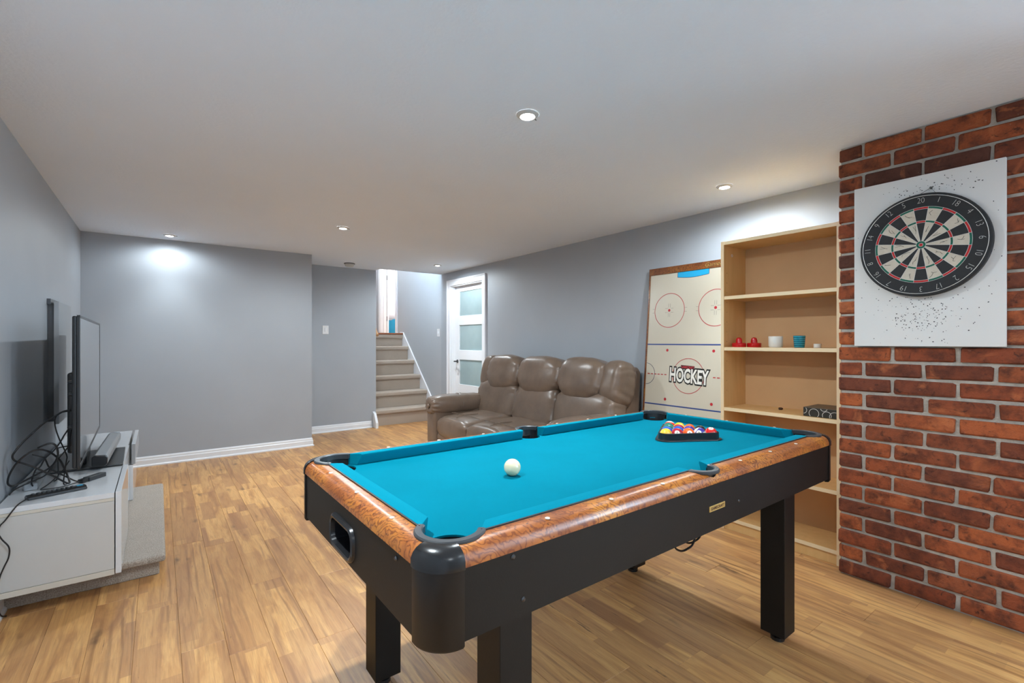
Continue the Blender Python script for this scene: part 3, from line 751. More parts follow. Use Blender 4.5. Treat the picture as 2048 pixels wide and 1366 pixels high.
# bed and cushions
bd = part('playing_surface', MB().box(TX0+.05, TX1-.05, TY0+.05, TY1-.05, ZB-.022, ZB), 'felt', tb)
carve(bd, *[hole(c, RIC-.002, .70, .90) for c in corners], *[hole(c, RIM+.004, .70, .90) for c in mids]); recolour(bd, 'felt')
CWd = 0.037
cp = [(0, ZT+.0035), (CWd*.5, ZT+.0055), (CWd*.93, ZT+.0062), (CWd, ZT+.003), (CWd*.95, ZT-.005), (CWd*.66, ZB+.0005), (0, ZB+.0005)]
def cushion(p0, p1, n, e0, e1):
    """back edge from p0 to p1, n points to the table centre, e0/e1 how far the nose stops short of each end"""
    p0, p1, n = Vector(p0), Vector(p1), Vector(n); d = (p1-p0).normalized(); mb = MB(); k = len(cp); vs = []
    for p, s, e in ((p0, 1, e0), (p1, -1, e1)):
        for o, z in cp:
            q = p+n*o+d*(s*e*o/CWd); vs.append((q.x, q.y, z))
    mb.add(vs, [(q, k+q, k+(q+1) % k, (q+1) % k) for q in range(k)]+[tuple(range(k)), tuple(range(k, 2*k))[::-1]])
    return part('cushion', mb, 'felt_cushion', tb, bevel=0.0015)
xi0, xi1, yi0, yi1 = TX0+RW+.004, TX1-RW-.004, TY0+RW+.004, TY1-RW-.004
cb = pk_off+0.048
cushion((TX0+cb, yi0), (CX-.050, yi0), (0, 1), .036, .012); cushion((CX+.050, yi0), (TX1-cb, yi0), (0, 1), .012, .036)
cushion((TX0+cb, yi1), (CX-.050, yi1), (0, -1), .036, .012); cushion((CX+.050, yi1), (TX1-cb, yi1), (0, -1), .012, .036)
cushion((xi0, TY0+cb), (xi0, TY1-cb), (1, 0), .036, .036); cushion((xi1, TY0+cb), (xi1, TY1-cb), (-1, 0), .036, .036)
# dark seam strips between cushion and rail
for a in ((TX0+cb, CX-.05, yi0-.004, yi0), (CX+.05, TX1-cb, yi0-.004, yi0), (TX0+cb, CX-.05, yi1, yi1+.004), (CX+.05, TX1-cb, yi1, yi1+.004),
          (xi0-.004, xi0, TY0+cb, TY1-cb), (xi1, xi1+.004, TY0+cb, TY1-cb)):
    part('seam_strip', MB().box(*a, ZB, ZT+.0032), 'ink_black', tb)
# pockets
def pocket(c, ri, span, wd, nm):
    a = c[2]
    rg = MB().sweep(arc(c[0], c[1], ri, a-span, a+span, 30), [(-.002, ZT-.012), (-.002, ZT+.003), (.001, ZT+.0055), (wd-.003, ZT+.005), (wd, ZT+.002), (wd, ZT-.004), (.004, ZT-.006)])
    o = part('pocket_rim', rg, 'dark_plastic', tb, smooth=True)
    for s in (-.93, .93):
        t = a+span*s; part('rivet', MB().cyl((c[0]+(ri+wd*.5)*math.cos(t), c[1]+(ri+wd*.5)*math.sin(t), 0), .0016, ZT+.0045, ZT+.0066, 8), 'chrome', o)
    part('pocket_cup', MB().lathe([(ri+.0015, ZT-.006), (ri-.003, ZT-.05), (ri-.012, ZC+.05), (0, ZC+.04)], (c[0], c[1], 0), 36, a0=a-R(93), a1=a+R(93))
         .lathe([(ri-.003, ZB-.004), (ri-.004, ZT-.05), (ri-.013, ZC+.05), (0, ZC+.04)], (c[0], c[1], 0), 36), 'black_plastic', o, smooth=True)
for c in corners: pocket(c, RIC, R(98), 0.0165, 'corner')
for c in mids: pocket(c, RIM, R(86), 0.0155, 'side')
# sights
dots = [(x, 0.812) for x in (.707, .923, 1.139, 1.572, 1.787, 2.003)]+[(x, 1.718) for x in (.707, .923, 1.139, 1.572, 1.787, 2.003)]
dots += [(0.428, y) for y in (1.028, 1.258, 1.489)]+[(2.310, y) for y in (1.028, 1.258, 1.489)]
for x, y in dots: part('sight_dot', MB().cyl((x, y, 0), 0.0058, ZT-.001, ZT+.0008, 14), 'ivory', tb)
for x, z in ((0.593, .771), (0.62, .674), (1.52, .70)):
    part('bolt', MB().lathe([(0, -.0045), (.003, -.004), (.0055, -.001), (.0055, 0.0)], (x, TY0+ins, z), 12, 'y'), 'steel_dark', tb, smooth=True)
part('bolt', MB().lathe([(0, -.0045), (.003, -.004), (.0055, -.001), (.0055, 0.0)], (TX0+ins, .945, .765), 12, 'x'), 'steel_dark', tb, smooth=True)
npl = part('name_plate', MB().box(1.343, 1.432, TY0+ins-.0025, TY0+ins, .700, .7175), 'brass', tb, bevel=0.0008)
v, f = text2d('GAMECRAFT', 0.0125, 0.0003)
part('plate_lettering', MB().add([(1.3875+a*1.08, TY0+ins-.0031, .7085+b) for a, b in v], f), 'ink_brown', npl)
for lx in (0.612, 1.994):
    for ly in ((0.864, 1.600) if lx < 1 else (0.850, 1.586)):
        lg = part('leg', MB().box(lx, lx+.093, ly, ly+.094, 0.034, ZC+.006), 'black_lam', tb, bevel=0.002)
        part('leveller', MB().cyl((lx+.047, ly+.047, 0), 0.026, 0.0, 0.014, 16).cyl((lx+.047, ly+.047, 0), 0.012, 0.012, 0.04, 12), 'black_plastic', lg)
def loop(x, y, w_, z0): return [(x-w_/2, y, ZC), (x-w_*.46, y, ZC-.12), (x-w_*.36, y+.01, z0+.06), (x-w_*.15, y+.015, z0+.008), (x+w_*.1, y+.01, z0), (x+w_*.3, y, z0+.035), (x+w_*.44, y, ZC-.15), (x+w_/2, y, ZC)]
part('cord', MB().tube(catmull(loop(1.86, 1.20, .22, .300)), 0.0045, 8), 'cord_black', tb, smooth=True)
part('cord', MB().tube(catmull(loop(1.95, 1.22, .22, .305)), 0.0045, 8), 'cord_black', tb, smooth=True)

# the table stands very slightly askew in the room
tr_ = R(0.6); piv = Vector((TX0, TY0, 0))
tb.rotation_euler = (0, 0, tr_); tb.location = piv+Matrix.Rotation(tr_, 3, 'Z') @ (Vector((CX, CY, 0))-piv)
# ------------------------------------------------------------------ balls and rack
BRr = 0.0262
e1 = Vector((0.873, -0.488, 0)).normalized(); en = Vector((0.488, 0.873, 0)).normalized()
base_mid = Vector((1.858, 1.178, ZB))
def sphere_mb(r): return MB().ellipsoid((0, 0, 0), (r, r, r), 1.0, 1.0, 32, 18)
def numeral(o, s, r, flip=1):
    v, f = text2d(s, 0.011 if len(s) == 1 else 0.0085, 0.0004); mb = MB(); vs = []
    for a, b in v:
        d = Vector((1, 0, 0))*math.sqrt(max(0, 1-(a/r)**2-(b/r)**2))+Vector((0, 1, 0))*(a/r)+Vector((0, 0, 1))*(b/r)
        vs.append(tuple(d*(r+.00025)))
    part('number', mb.add(vs, f), 'ink_black', o, world=False)
YEL, BLU, RED, PUR, ORA, GRN, MAR, BLK = lin(232, 180, 24), lin(24, 84, 178), lin(216, 30, 24), lin(58, 44, 140), lin(228, 96, 36), lin(14, 112, 96), lin(162, 28, 46), lin(26, 26, 26)
# rows from the long side facing the camera back to the apex: (number, colour, striped, rotation, label)
SIDE = (-.54, .84, 0.1)
rows = [
 [('1', YEL, 0, SIDE, 0, 'solid yellow ball in the rack corner nearest the cue ball'),
  ('7', MAR, 0, (-.84, -.54, .38), 0, 'maroon numbered ball second from the left in the front rack row'),
  ('5', ORA, 0, (-.70, -.70, .30), 10, 'orange numbered ball in the middle of the front rack row'),
  ('12', PUR, 1, (-.90, -.38, .28), 60, 'purple striped ball beside the red ball in the rack'),
  ('3', RED, 0, (-.30, -.2, .92), 0, 'solid red ball at the right corner of the rack')],
 [('2', BLU, 0, SIDE, 0, 'solid blue ball behind the yellow ball in the rack'),
  ('10', BLU, 1, SIDE, 65, 'blue striped ball behind the maroon ball in the rack'),
  ('4', PUR, 0, SIDE, 0, 'dark purple ball behind the orange ball in the rack'),
  ('8', BLK, 0, SIDE, 0, 'black ball behind the purple striped ball in the rack')],
 [('6', GRN, 0, SIDE, 0, 'solid green ball along the left edge of the rack'),
  ('11', MAR, 1, SIDE, 80, 'dark red striped ball in the heart of the rack'),
  ('13', ORA, 1, SIDE, 70, 'orange striped ball on the far right edge of the rack')],
 [('14', GRN, 1, SIDE, 75, 'green striped ball near the far tip of the rack'),
  ('9', YEL, 1, SIDE, 85, 'yellow striped ball near the far tip of the rack')],
 [('15', RED, 1, SIDE, 30, 'red and white striped ball at the far tip of the rack')]]
cc = []
for j, row in enumerate(rows):
    for i, (num, rgb, stp, xd, roll, lab) in enumerate(row):
        c = base_mid+en*(0.047+j*BRr*1.74)+e1*((i-(len(row)-1)/2)*2*BRr*1.004)+Vector((0, 0, BRr))
        mb = sphere_mb(BRr); o = part('pool_ball', mb, m_ball('ball_'+num, rgb, bool(stp)), None, smooth=True, angle=80)
        q_ = Vector(xd).normalized().to_track_quat('X', 'Z').to_matrix() @ Matrix.Rotation(R(roll), 3, 'X')
        o.location = c; o.rotation_euler = q_.to_euler(); tag(o, lab, 'ball', 'racked pool balls')
        numeral(o, num, BRr)
        if (j, i) in ((0, 0), (0, 4), (4, 0)): cc.append(Vector((c.x, c.y)))
mb = sphere_mb(0.0272); o = part('cue_ball', mb, noisy('cue_ball_resin', lin(240, 222, 184), lin(236, 218, 178), 6, 0.12, coat=0.5), None, smooth=True, angle=80)
o.location = (0.918, 1.232, ZB+.0272); tag(o, 'cream cue ball alone on the teal felt', 'ball')
def tri_path(d):
    A, B, Cc = cc[0], cc[1], cc[2]; out = []
    P = [A, B, Cc]
    for i in range(3):
        p, q, nx = P[(i-1) % 3], P[i], P[(i+1) % 3]
        n0 = Vector(((q-p).y, -(q-p).x)).normalized(); n1 = Vector(((nx-q).y, -(nx-q).x)).normalized()
        a0 = math.atan2(n0.y, n0.x); a1 = math.atan2(n1.y, n1.x)
        while a1 < a0: a1 += 2*PI
        out += arc(q.x, q.y, d, a0, a1, 8)
    return out
rk = [(.002, ZB+.0006), (.002, ZB+.033), (.004, ZB+.0345), (.0065, ZB+.033), (.008, ZB+.008), (.019, ZB+.005), (.020, ZB+.0025), (.019, ZB+.0006)]
solo('ball_rack', MB().sweep(tri_path(BRr), rk, True), 'black_plastic', 'black plastic triangle rack holding the coloured balls', 'rack', (cc[0].x, cc[0].y, ZB), smooth=True)

# ------------------------------------------------------------------ bookshelf and what stands on it
SX0, SX1, SY0, SY1, SH = 2.96, 3.242, 0.998, 1.682, 1.872
bs = thing('bookshelf', 'tall open birch bookshelf beside the brick chimney', 'bookshelf', ((SX0+SX1)/2, (SY0+SY1)/2, 0))
tk = 0.021
part('side_panel', MB().box(SX0, SX1, SY1-tk, SY1, 0, SH), 'birch', bs, bevel=0.001)
part('side_panel', MB().box(SX0, SX1, SY0, SY0+tk, 0, SH), 'birch', bs, bevel=0.001)
part('top_panel', MB().box(SX0, SX1, SY0+tk, SY1-tk, SH-tk-.002, SH-.002), 'birch', bs, bevel=0.001)
for z in (1.515, 1.183, 0.792, 0.405, 0.080):
    part('shelf', MB().box(SX0+.004, SX1-.006, SY0+tk, SY1-tk, z-.022, z), 'birch', bs, bevel=0.001)
for z in (1.515, 1.183, 0.792, 0.405, 0.080): part('shelf_edge_lit', MB().box(SX0+.0025, SX0+.0045, SY0+tk, SY1-tk, z-.0215, z-.0005), 'birch_edge_lit', bs)  # thin front strips carry the painted lamplight
for ya_, yb_ in ((SY0, SY0+tk), (SY1-tk, SY1)): part('panel_edge', MB().box(SX0-.0012, SX0+.0005, ya_+.0005, yb_-.0005, .001, SH-.001), 'birch_edge_lit', bs)
part('panel_edge', MB().box(SX0-.0012, SX0+.0005, SY0+tk, SY1-tk, SH-tk-.0015, SH-.0025), 'birch_edge_lit', bs)
part('back_panel', MB().box(SX1-.006, SX1-.001, SY0+.004, SY1-.004, 0.03, SH-.01), 'birch_back', bs)
part('plinth', MB().box(SX0+.012, SX0+.03, SY0+tk, SY1-tk, 0, 0.058), 'birch', bs)
part('cam_plug', MB().lathe([(.006, 0), (.0085, -.0012), (.010, 0)], (SX0+.10, SY1-tk, 1.79), 14, 'y'), 'white_plastic', bs)
for i in range(26): part('peg_hole', MB().cyl((SX0+.035, SY1-tk-.0006, 0.9+.032*i), .0022, -.0002, .0004, 8, 'y'), 'ink_brown', bs) if i % 2 == 0 else None
zs = 1.183
def mallet(x, y, lab, nm='red_plastic'):
    t = thing('air_hockey_mallet', lab, 'mallet', (x, y, zs), group='red air hockey mallets on the shelf')
    part('base', MB().lathe([(0, zs+.0005), (.040, zs+.0005), (.042, zs+.004), (.042, zs+.024), (.038, zs+.028), (.033, zs+.024), (.018, zs+.020)], (x, y, 0), 28), nm, t, smooth=True)
    part('knob', MB().lathe([(.022, zs+.018), (.020, zs+.026), (.0195, zs+.046), (.015, zs+.058), (.007, zs+.063), (0, zs+.064)], (x, y, 0), 20), nm, t, smooth=True)
mallet(3.035, 1.600, 'bright red air hockey mallet at the shelf edge')
mallet(3.095, 1.532, 'red air hockey mallet set slightly behind another')
t = thing('candle_cup', 'squat white ceramic cup on the middle shelf', 'cup', (3.06, 1.382, zs))
part('bowl', MB().lathe([(0, zs+.0005), (.034, zs+.0005), (.039, zs+.008), (.0405, zs+.066), (.039, zs+.069), (.037, zs+.066), (.036, zs+.05), (0, zs+.05)], (3.06, 1.382, 0), 30), 'candle', t, smooth=True)
solo('glass_tumbler', MB().lathe([(0, zs+.0005), (.025, zs+.0005), (.0275, zs+.004), (.0325, zs+.07), (.031, zs+.0715), (.0295, zs+.07), (.025, zs+.008), (0, zs+.008)], (3.06, 1.247, 0), 26),
     'tealglass', 'teal glass tumbler between white cup and tape roll', 'glass', (3.06, 1.247, zs), smooth=True)
t = thing('tape_roll', 'small white tape roll lying on the middle shelf', 'tape', (3.06, 1.150, zs))
part('tape', MB().lathe([(.012, zs+.0005), (.019, zs+.0005), (.0195, zs+.001), (.0195, zs+.022), (.019, zs+.0235), (.012, zs+.0235), (.012, zs+.0005)], (3.06, 1.150, 0), 24), 'tape', t, smooth=True)
part('core', MB().lathe([(.0105, zs+.001), (.0122, zs+.001), (.0122, zs+.023), (.0105, zs+.023), (.0105, zs+.001)], (3.06, 1.150, 0), 24), 'box_lid', t)
z3 = 0.792
gb = thing('gift_box', 'flat dark box with pale circle pattern by the brick', 'box', (3.06, 1.10, z3))
part('box_body', MB().box(2.985, 3.19, 1.024, 1.196, z3+.0005, z3+.050), 'box_dark', gb, bevel=0.0015)
part('box_lid', MB().box(2.986, 3.189, 1.025, 1.195, z3+.0495, z3+.0515), 'box_lid', gb)
def ring_x(x, cy, cz, r, wd, ylo, yhi, zlo, zhi):
    mb = MB(); n = 40
    for i in range(n):
        a0, a1 = 2*PI*i/n, 2*PI*(i+1)/n
        q = [(cy+rr_*math.cos(a), cz+rr_*math.sin(a)) for a in (a0, a1) for rr_ in (r-wd, r+wd)]
        if all(ylo <= p[0] <= yhi and zlo <= p[1] <= zhi for p in q):
            mb.add([(x, *q[0]), (x, *q[1]), (x, *q[3]), (x, *q[2])], [(0, 1, 2, 3)])
    return mb
for cy, cz, r in ((1.196, .826, .019), (1.140, .812, .025), (1.090, .846, .017), (1.075, .806, .022), (1.036, .802, .026)):
    part('circle_print', ring_x(2.9843, cy, cz, r, .0012, 1.0245, 1.1955, z3+.001, z3+.0495), 'ink_white', gb)
lump = lambda p: p*(1+.35*noise.noise(p*160))
solo('brown_scrap', MB().ellipsoid((3.13, 1.384, z3+.0075), (.014, .012, .0075), .9, .9, 16, 10, disp=lump), 'ink_brown', 'tiny dark brown scrap on the shelf left of the box', 'scrap', (3.13, 1.384, z3))

# ------------------------------------------------------------------ air hockey top leaning on the wall
HY0, HY1, HL, LEAN = 1.757, 2.591, 1.84, 0.0795
hb = thing('air_hockey_board', 'air hockey table top leaning upright between sofa and bookshelf', 'game board', (3.29, (HY0+HY1)/2, 0))
upv = Vector((LEAN, 0, 1)).normalized(); nrm = Vector((-1, 0, LEAN)).normalized(); org = Vector((3.270, 0, 0.004))
LEN = HL/upv.z
def hp(y, s, d=0.0): p = org+upv*s+nrm*d; return (p.x, y, p.z)
def hbox(y0, y1, s0, s1, d0, d1, mb=None):
    mb = mb or MB()
    v = [hp(y, s, d) for d in (d0, d1) for s in (s0, s1) for y in (y0, y1)]
    return mb.add(v, [(0, 1, 3, 2), (4, 6, 7, 5), (0, 4, 5, 1), (2, 3, 7, 6), (0, 2, 6, 4), (1, 5, 7, 3)])
part('playfield', hbox(HY0+.012, HY1-.012, .012, LEN-.012, -.020, -.006), 'rink', hb)
part('top_rail', hbox(HY0, HY1, LEN-.058, LEN, -.022, 0.0), 'burl_dark', hb, bevel=0.003)
part('bottom_rail', hbox(HY0, HY1, 0, .058, -.022, 0.0), 'burl_dark', hb, bevel=0.003)
part('side_rail', hbox(HY1-.013, HY1, 0.058, LEN-.058, -.022, 0.0), 'burl_dark', hb, bevel=0.002)
part('side_rail', hbox(HY0, HY0+.013, 0.058, LEN-.058, -.022, 0.0), 'burl_dark', hb, bevel=0.002)
part('edge_band', hbox(HY1, HY1+.003, 0, LEN, -.023, -.002), 'frame_dark', hb)
HC = 2.174; SC = 0.944/upv.z; PD = -.0055
ins2 = HY1-.0135; inr = HY0+.0135
def strip(y0, y1, s0, s1, d=PD): return MB().add([hp(y0, s0, d), hp(y1, s0, d), hp(y1, s1, d), hp(y0, s1, d)], [(0, 1, 2, 3)])
def hring(cy, cs, r, wd, a0=0, a1=2*PI, n=64, d=PD):
    mb = MB()
    for i in range(n):
        p = [hp(cy+q*math.cos(t), cs+q*math.sin(t), d) for t in (a0+(a1-a0)*i/n, a0+(a1-a0)*(i+1)/n) for q in (r-wd, r+wd)]
        if all(inr <= q[1] <= ins2 for q in p): mb.add([p[0], p[1], p[3], p[2]], [(0, 1, 2, 3)])
    return mb
def hdisc(cy, cs, r, d=PD): return MB().add([hp(cy+r*math.cos(2*PI*i/20), cs+r*math.sin(2*PI*i/20), d) for i in range(20)], [tuple(range(20))])
for sgn in (1, -1):
    part('blue_line', strip(inr, ins2, SC+sgn*.249-.005, SC+sgn*.249+.005), 'ink_blue', hb)
    for yo in (.204, -.204):
        cs = SC+sgn*.532; cy = HC+yo
        part('faceoff_circle', hring(cy, cs, .141, .0024), 'ink_red', hb)
        part('faceoff_dot', hdisc(cy, cs, .0115), 'ink_red', hb)
        tk_ = MB()
        for sy in (-1, 1):
            for ss in (-1, 1):
                tk_.add(*[(q.v, q.f) for q in [strip(*sorted((cy+sy*.014, cy+sy*.040)), cs+ss*.017-.0012, cs+ss*.017+.0012)]][0])
                tk_.add(*[(q.v, q.f) for q in [strip(cy+sy*.008-.0012, cy+sy*.008+.0012, *sorted((cs+ss*.022, cs+ss*.056)))]][0])
                tk_.add(*[(q.v, q.f) for q in [strip(*sorted((cy+sy*.143, cy+sy*.165)), cs+ss*.016-.0011, cs+ss*.016+.0011)]][0])
        part('faceoff_ticks', tk_, 'ink_grey', hb)
        part('neutral_dot', hdisc(HC+yo, SC+sgn*.201, .0115), 'ink_red', hb)
    ce_ = LEN/2+sgn*(LEN/2-.058)
    g = MB(); n = 16; pts_ = [(HC+.138*(1-2*i/n), .0405+.012*math.sin(PI*i/n)) for i in range(n+1)]
    vs = [hp(y, ce_-sgn*a, PD) for y, a in pts_]+[hp(HC-.138, ce_, PD), hp(HC+.138, ce_, PD)]
    part('goal_crease', g.add(vs, [tuple(range(len(vs)))]), 'ink_cyan', hb)
    ol = MB(); pp = [(HC+.138, 0)]+pts_+[(HC-.138, 0)]
    for (ya_, aa), (yb_, ab) in zip(pp[:-1], pp[1:]):
        dy, da = yb_-ya_, ab-aa; l = math.hypot(dy, da) or 1; ny, na = -da/l*.0016, dy/l*.0016
        ol.add([hp(y, ce_-sgn*a, PD+.0003) for y, a in ((ya_-ny, aa-na), (yb_-ny, ab-na), (yb_+ny, ab+na), (ya_+ny, aa+na))], [(0, 1, 2, 3)])
    part('crease_outline', ol, 'ink_navy', hb)
part('centre_circle', hring(HC+.004, SC, .138, .0022), 'ink_red', hb)
part('side_arc', hring(HY1-.010, SC, .090, .0018, PI/2, 3*PI/2), 'ink_navy', hb)
part('side_arc', hring(HY0+.010, SC, .090, .0018, -PI/2, PI/2), 'ink_navy', hb)
dsh = MB()
for i in range(24):
    y = HY1-.03-i*.033
    if abs(y-HC) > .20 and y-.02 > HY0+.015: q = strip(y-.021, y, SC-.0035, SC+.0035); dsh.add(q.v, q.f)
part('dashed_centre_line', dsh, 'ink_red', hb)
# lettering of the centre emblem
def wordmark(s, size, cs, cyo, off, d, m, nm, sy=1.0, sx=1.0, slant=0.0, spacing=1.0):
    v, f = text2d(s, size, off, spacing)
    part(nm, MB().add([hp(HC+cyo-a*sx, cs+b*sy-a*slant, d) for a, b in v], f), m, hb)
def hpoly(pts2, d, m, nm): part(nm, MB().add([hp(HC+a, SC+b, d) for a, b in pts2], [tuple(range(len(pts2)))]), m, hb)
wordmark('HOCKEY', .118, SC-.006, .002, .0125, PD+.0004, 'ink_black', 'emblem_outline', 1.28, .72, .03)
wordmark('HOCKEY', .118, SC-.006, .002, .0035, PD+.0009, 'ink_white', 'emblem_lettering', 1.28, .72, .03)
hpoly([(.070, .052), (-.050, .048), (-.050, .079), (.070, .085)], PD+.0003, 'ink_black', 'emblem_tab')
wordmark('GAMECRAFT', .026, SC+.067, .010, .0006, PD+.0012, 'ink_red', 'maker_lettering', 1.1, .78, .03)
v, f = text2d('Gamecraft', .052, .0016, 1.0, 0.3)
part('script_lettering', MB().add([hp(1.965-a, LEN-.029+b*.9, .0004) for a, b in v], f), 'ink_black', hb)
v, f = text2d('Gamecraft', .052, -.0004, 1.0, 0.3)
part('script_highlight', MB().add([hp(1.965-a, LEN-.029+b*.9, .0008) for a, b in v], f), 'brass', hb)

# ------------------------------------------------------------------ dartboard on its backing panel
PX = 2.862
pnl = thing('backing_panel', 'white painted backing board fixed to the brick, pocked by darts', 'panel', (PX, .634, 1.197))
part('board', MB().box(PX, BX-.002, .362, .906, 1.197, 1.998), 'panel_white', pnl, bevel=0.0015)
hm = MB(); rd = random.Random(3)
for i in range(330):
    if i < 190: y, z = rd.gauss(.64, .085), rd.gauss(1.345, .055)
    elif i < 260: y, z = rd.gauss(.57, .12), rd.gauss(1.93, .03)
    else: y, z = rd.uniform(.37, .90), rd.uniform(1.21, 1.985)
    if not (.370 < y < .898 and 1.205 < z < 1.99): continue
    s = rd.choice((.0012, .0016, .002, .0026)); a = rd.uniform(0, PI)
    hm.add([(PX-.0004, y+s*math.cos(a+q*PI/3)*(1.5 if q % 3 == 0 else .7), z+s*math.sin(a+q*PI/3)) for q in range(6)], [tuple(range(6))])
part('dart_holes', hm, 'ink_black', pnl, kind='stuff')
DC = Vector((0, .632, 1.666)); DR = 0.2360; DF = PX-.038
db = thing('dartboard', 'round bristle dartboard with numbered black rim on white panel', 'dartboard', (PX, DC.y, DC.z))
def dpt(r, a, x): return (x, DC.y-r*math.sin(a), DC.z+r*math.cos(a))     # a clockwise from the top as seen from the room
part('board_body', MB().lathe([(0, PX), (DR, PX-.001), (DR+.001, PX-.006), (DR+.001, DF+.004), (DR-.002, DF), (0, DF)], (0, DC.y, DC.z), 72, 'x'), 'dart_black', db, smooth=True)
RD = [(.0075, .0175, None), (.0175, .102, 's'), (.102, .111, 'm'), (.111, .164, 's'), (.164, .1735, 'm')]
face = MB(); n = 4
for k in range(20):
    for r0, r1, kd in RD:
        if kd is None: mi = 2
        elif kd == 's': mi = 0 if k % 2 == 0 else 1
        else: mi = 3 if k % 2 == 0 else 2
        for q in range(n):
            a0 = R(18*(k-.5)+18*q/n); a1 = R(18*(k-.5)+18*(q+1)/n)
            face.add([dpt(r0, a0, DF-.0008), dpt(r1, a0, DF-.0008), dpt(r1, a1, DF-.0008), dpt(r0, a1, DF-.0008)], [(0, 1, 2, 3)], mi)
face.add([dpt(.0075, R(20*i), DF-.0009) for i in range(18)], [tuple(range(18))], 3)
part('scoring_face', face, ['dart_black', 'dart_cream', 'dart_green', 'dart_red'], db)
sp = MB()
for r in (.0075, .0175, .102, .111, .164, .1735):
    sp.tube([dpt(r, R(5*i), DF-.0014) for i in range(72)], .0007, 5, True)
for k in range(20):
    a = R(18*(k+.5)); sp.tube([dpt(.0175, a, DF-.0014), dpt(.1745, a, DF-.0014)], .0007, 5)
part('wire_spider', sp, 'wire_white', db)
part('number_ring', MB().tube([dpt(.2245, R(5*i), DF-.0022) for i in range(72)], .0013, 6, True), 'wire_white', db)
for k, s in enumerate((20, 1, 18, 4, 13, 6, 10, 15, 2, 17, 3, 19, 7, 16, 8, 11, 14, 9, 12, 5)):
    v, f = text2d(str(s), .036, -.0009, .95); a = R(18*k); ca, sa = math.cos(a), math.sin(a)
    vs = []
    for x, y in v:
        x *= .82; u = x*ca+y*sa; q = -x*sa+y*ca
        c = dpt(.2035, a, 0); vs.append((DF-.0016, c[1]-u, c[2]+q))
    part('numeral', MB().add(vs, f), 'wire_white', db)
ck = MB(); rd = random.Random(11)
for k in range(1, 20, 2):
    for r0, r1, cnt in ((.045, .095, 1), (.118, .158, 1)):
        a = R(18*k+rd.uniform(-3, 3)); r = rd.uniform(r0, (r0+r1)/2); p = [dpt(r, a, DF-.0012)]
        for q in range(4):
            r += rd.uniform(.004, .013); a += R(rd.uniform(-4.5, 4.5))*(.11/r)**.5
            a = max(R(18*k-7.2), min(R(18*k+7.2), a))
            if r < r1: p.append(dpt(r, a, DF-.0012))
        if len(p) > 1: ck.tube(p, .0007, 4)
        if len(p) > 2:
            r = rd.uniform(r0, r1); ck.tube([p[1], dpt(min(r1, r+.008), R(18*k+rd.uniform(-7, 7)), DF-.0012)], .0006, 4)
part('crack_marks', ck, 'ink_black', db, kind='stuff')
part('hanging_wire', MB().tube([dpt(DR-.005, R(-8), PX-.012), (PX-.008, .603, 1.928), dpt(DR-.005, R(13), PX-.012)], .0011, 6).cyl((PX-.008, .603, 1.928), .005, -.006, .006, 10, 'x'), 'steel_dark', db)

# ------------------------------------------------------------------ leather sofa
sf = thing('sofa', 'brown leather three-seat reclining sofa against the grey wall', 'sofa', (2.9, 3.66, 0))
def crease(seed, amp, freq=(6, 16, 6)):
    def d(p):
        q = Vector((p.x*freq[0]+seed*3.1, p.y*freq[1]+seed, p.z*freq[2]-seed))
        k = noise.noise(q)*amp+noise.noise(q*2.3)*amp*.4
        l = p.length or 1
        return p+p/l*k
    return d
def gather(seed, hy, amp, both=True, hz=None):
    """pleats drawn in towards the ends of a cushion"""
    def d(p):
        e = abs(p.y)/hy if hy else 0
        k = max(0.0, (e-.55)/.45)
        wv = math.sin(p.z*95+seed+4*noise.noise(p*6))*amp*1.3*k
        q = Vector((p.x*5+seed, p.y*7, p.z*7-seed)); wv += noise.noise(q)*.010+noise.noise(q*2.6)*.004
        l = p.length or 1
        return p+p/l*wv
    return d
def cush(name, c, h, tilt, seed, e1_=.55, e2_=.5, amp=.004, nu=64, nv=40):
    rot = Matrix.Rotation(tilt, 3, 'Y'); g = gather(seed, h[1], amp)
    def dsp(p):
        if name == 'head_cushion' and p.z < 0:      # pillow sags towards its middle
            k = max(0.0, 1-(p.y/h[1])**2); p = Vector((p.x, p.y, p.z-.045*k*(-p.z/h[2])))
        if name == 'lumbar_cushion' and p.z > 0: p = Vector((p.x, p.y, p.z+.03*(abs(p.y)/h[1])**2*(p.z/h[2])))
        return g(p)
    return part(name, MB().ellipsoid(c, h, e1_, e2_, nu, nv, rot, dsp), 'leather', sf, smooth=True, angle=70)
part('base_frame', MB().box(2.44, 3.36, 2.60, 4.72, 0.05, 0.30), 'leather', sf, bevel=0.03, seg=3)
part('back_shell', MB().prism([(3.02, .25), (3.36, .25), (3.40, .95), (3.36, 1.0), (3.24, .98), (3.10, .6)], 'y', 2.66, 4.68), 'leather', sf, bevel=0.03, seg=3)
secs = [(2.64, 3.335), (3.335, 3.965), (3.965, 4.68)]
TL = R(13)
for i, (a, b) in enumerate(secs):
    m_, hw = (a+b)/2, (b-a)/2
    cush('lumbar_cushion', (3.06, m_, .55), (.13, hw+.012, .225), TL, i*2.0+1, .5, .42, .006)
    if i == 1: cush('head_cushion', (3.125, m_, .885), (.155, hw+.016, .185), R(12), 5.0, .68, .58, .004)
    else:
        s = 1 if i == 2 else -1
        wmid = (b-.085) if i == 2 else (a+.085)
        cush('head_cushion', (3.125, m_-s*.075, .885), (.155, hw-.060, .185), R(12), 3.0+i, .68, .58, .004)
        cush('head_wing', (3.16, wmid, .855), (.145, .118, .20), R(14), 7.0+i, .62, .64, .004)
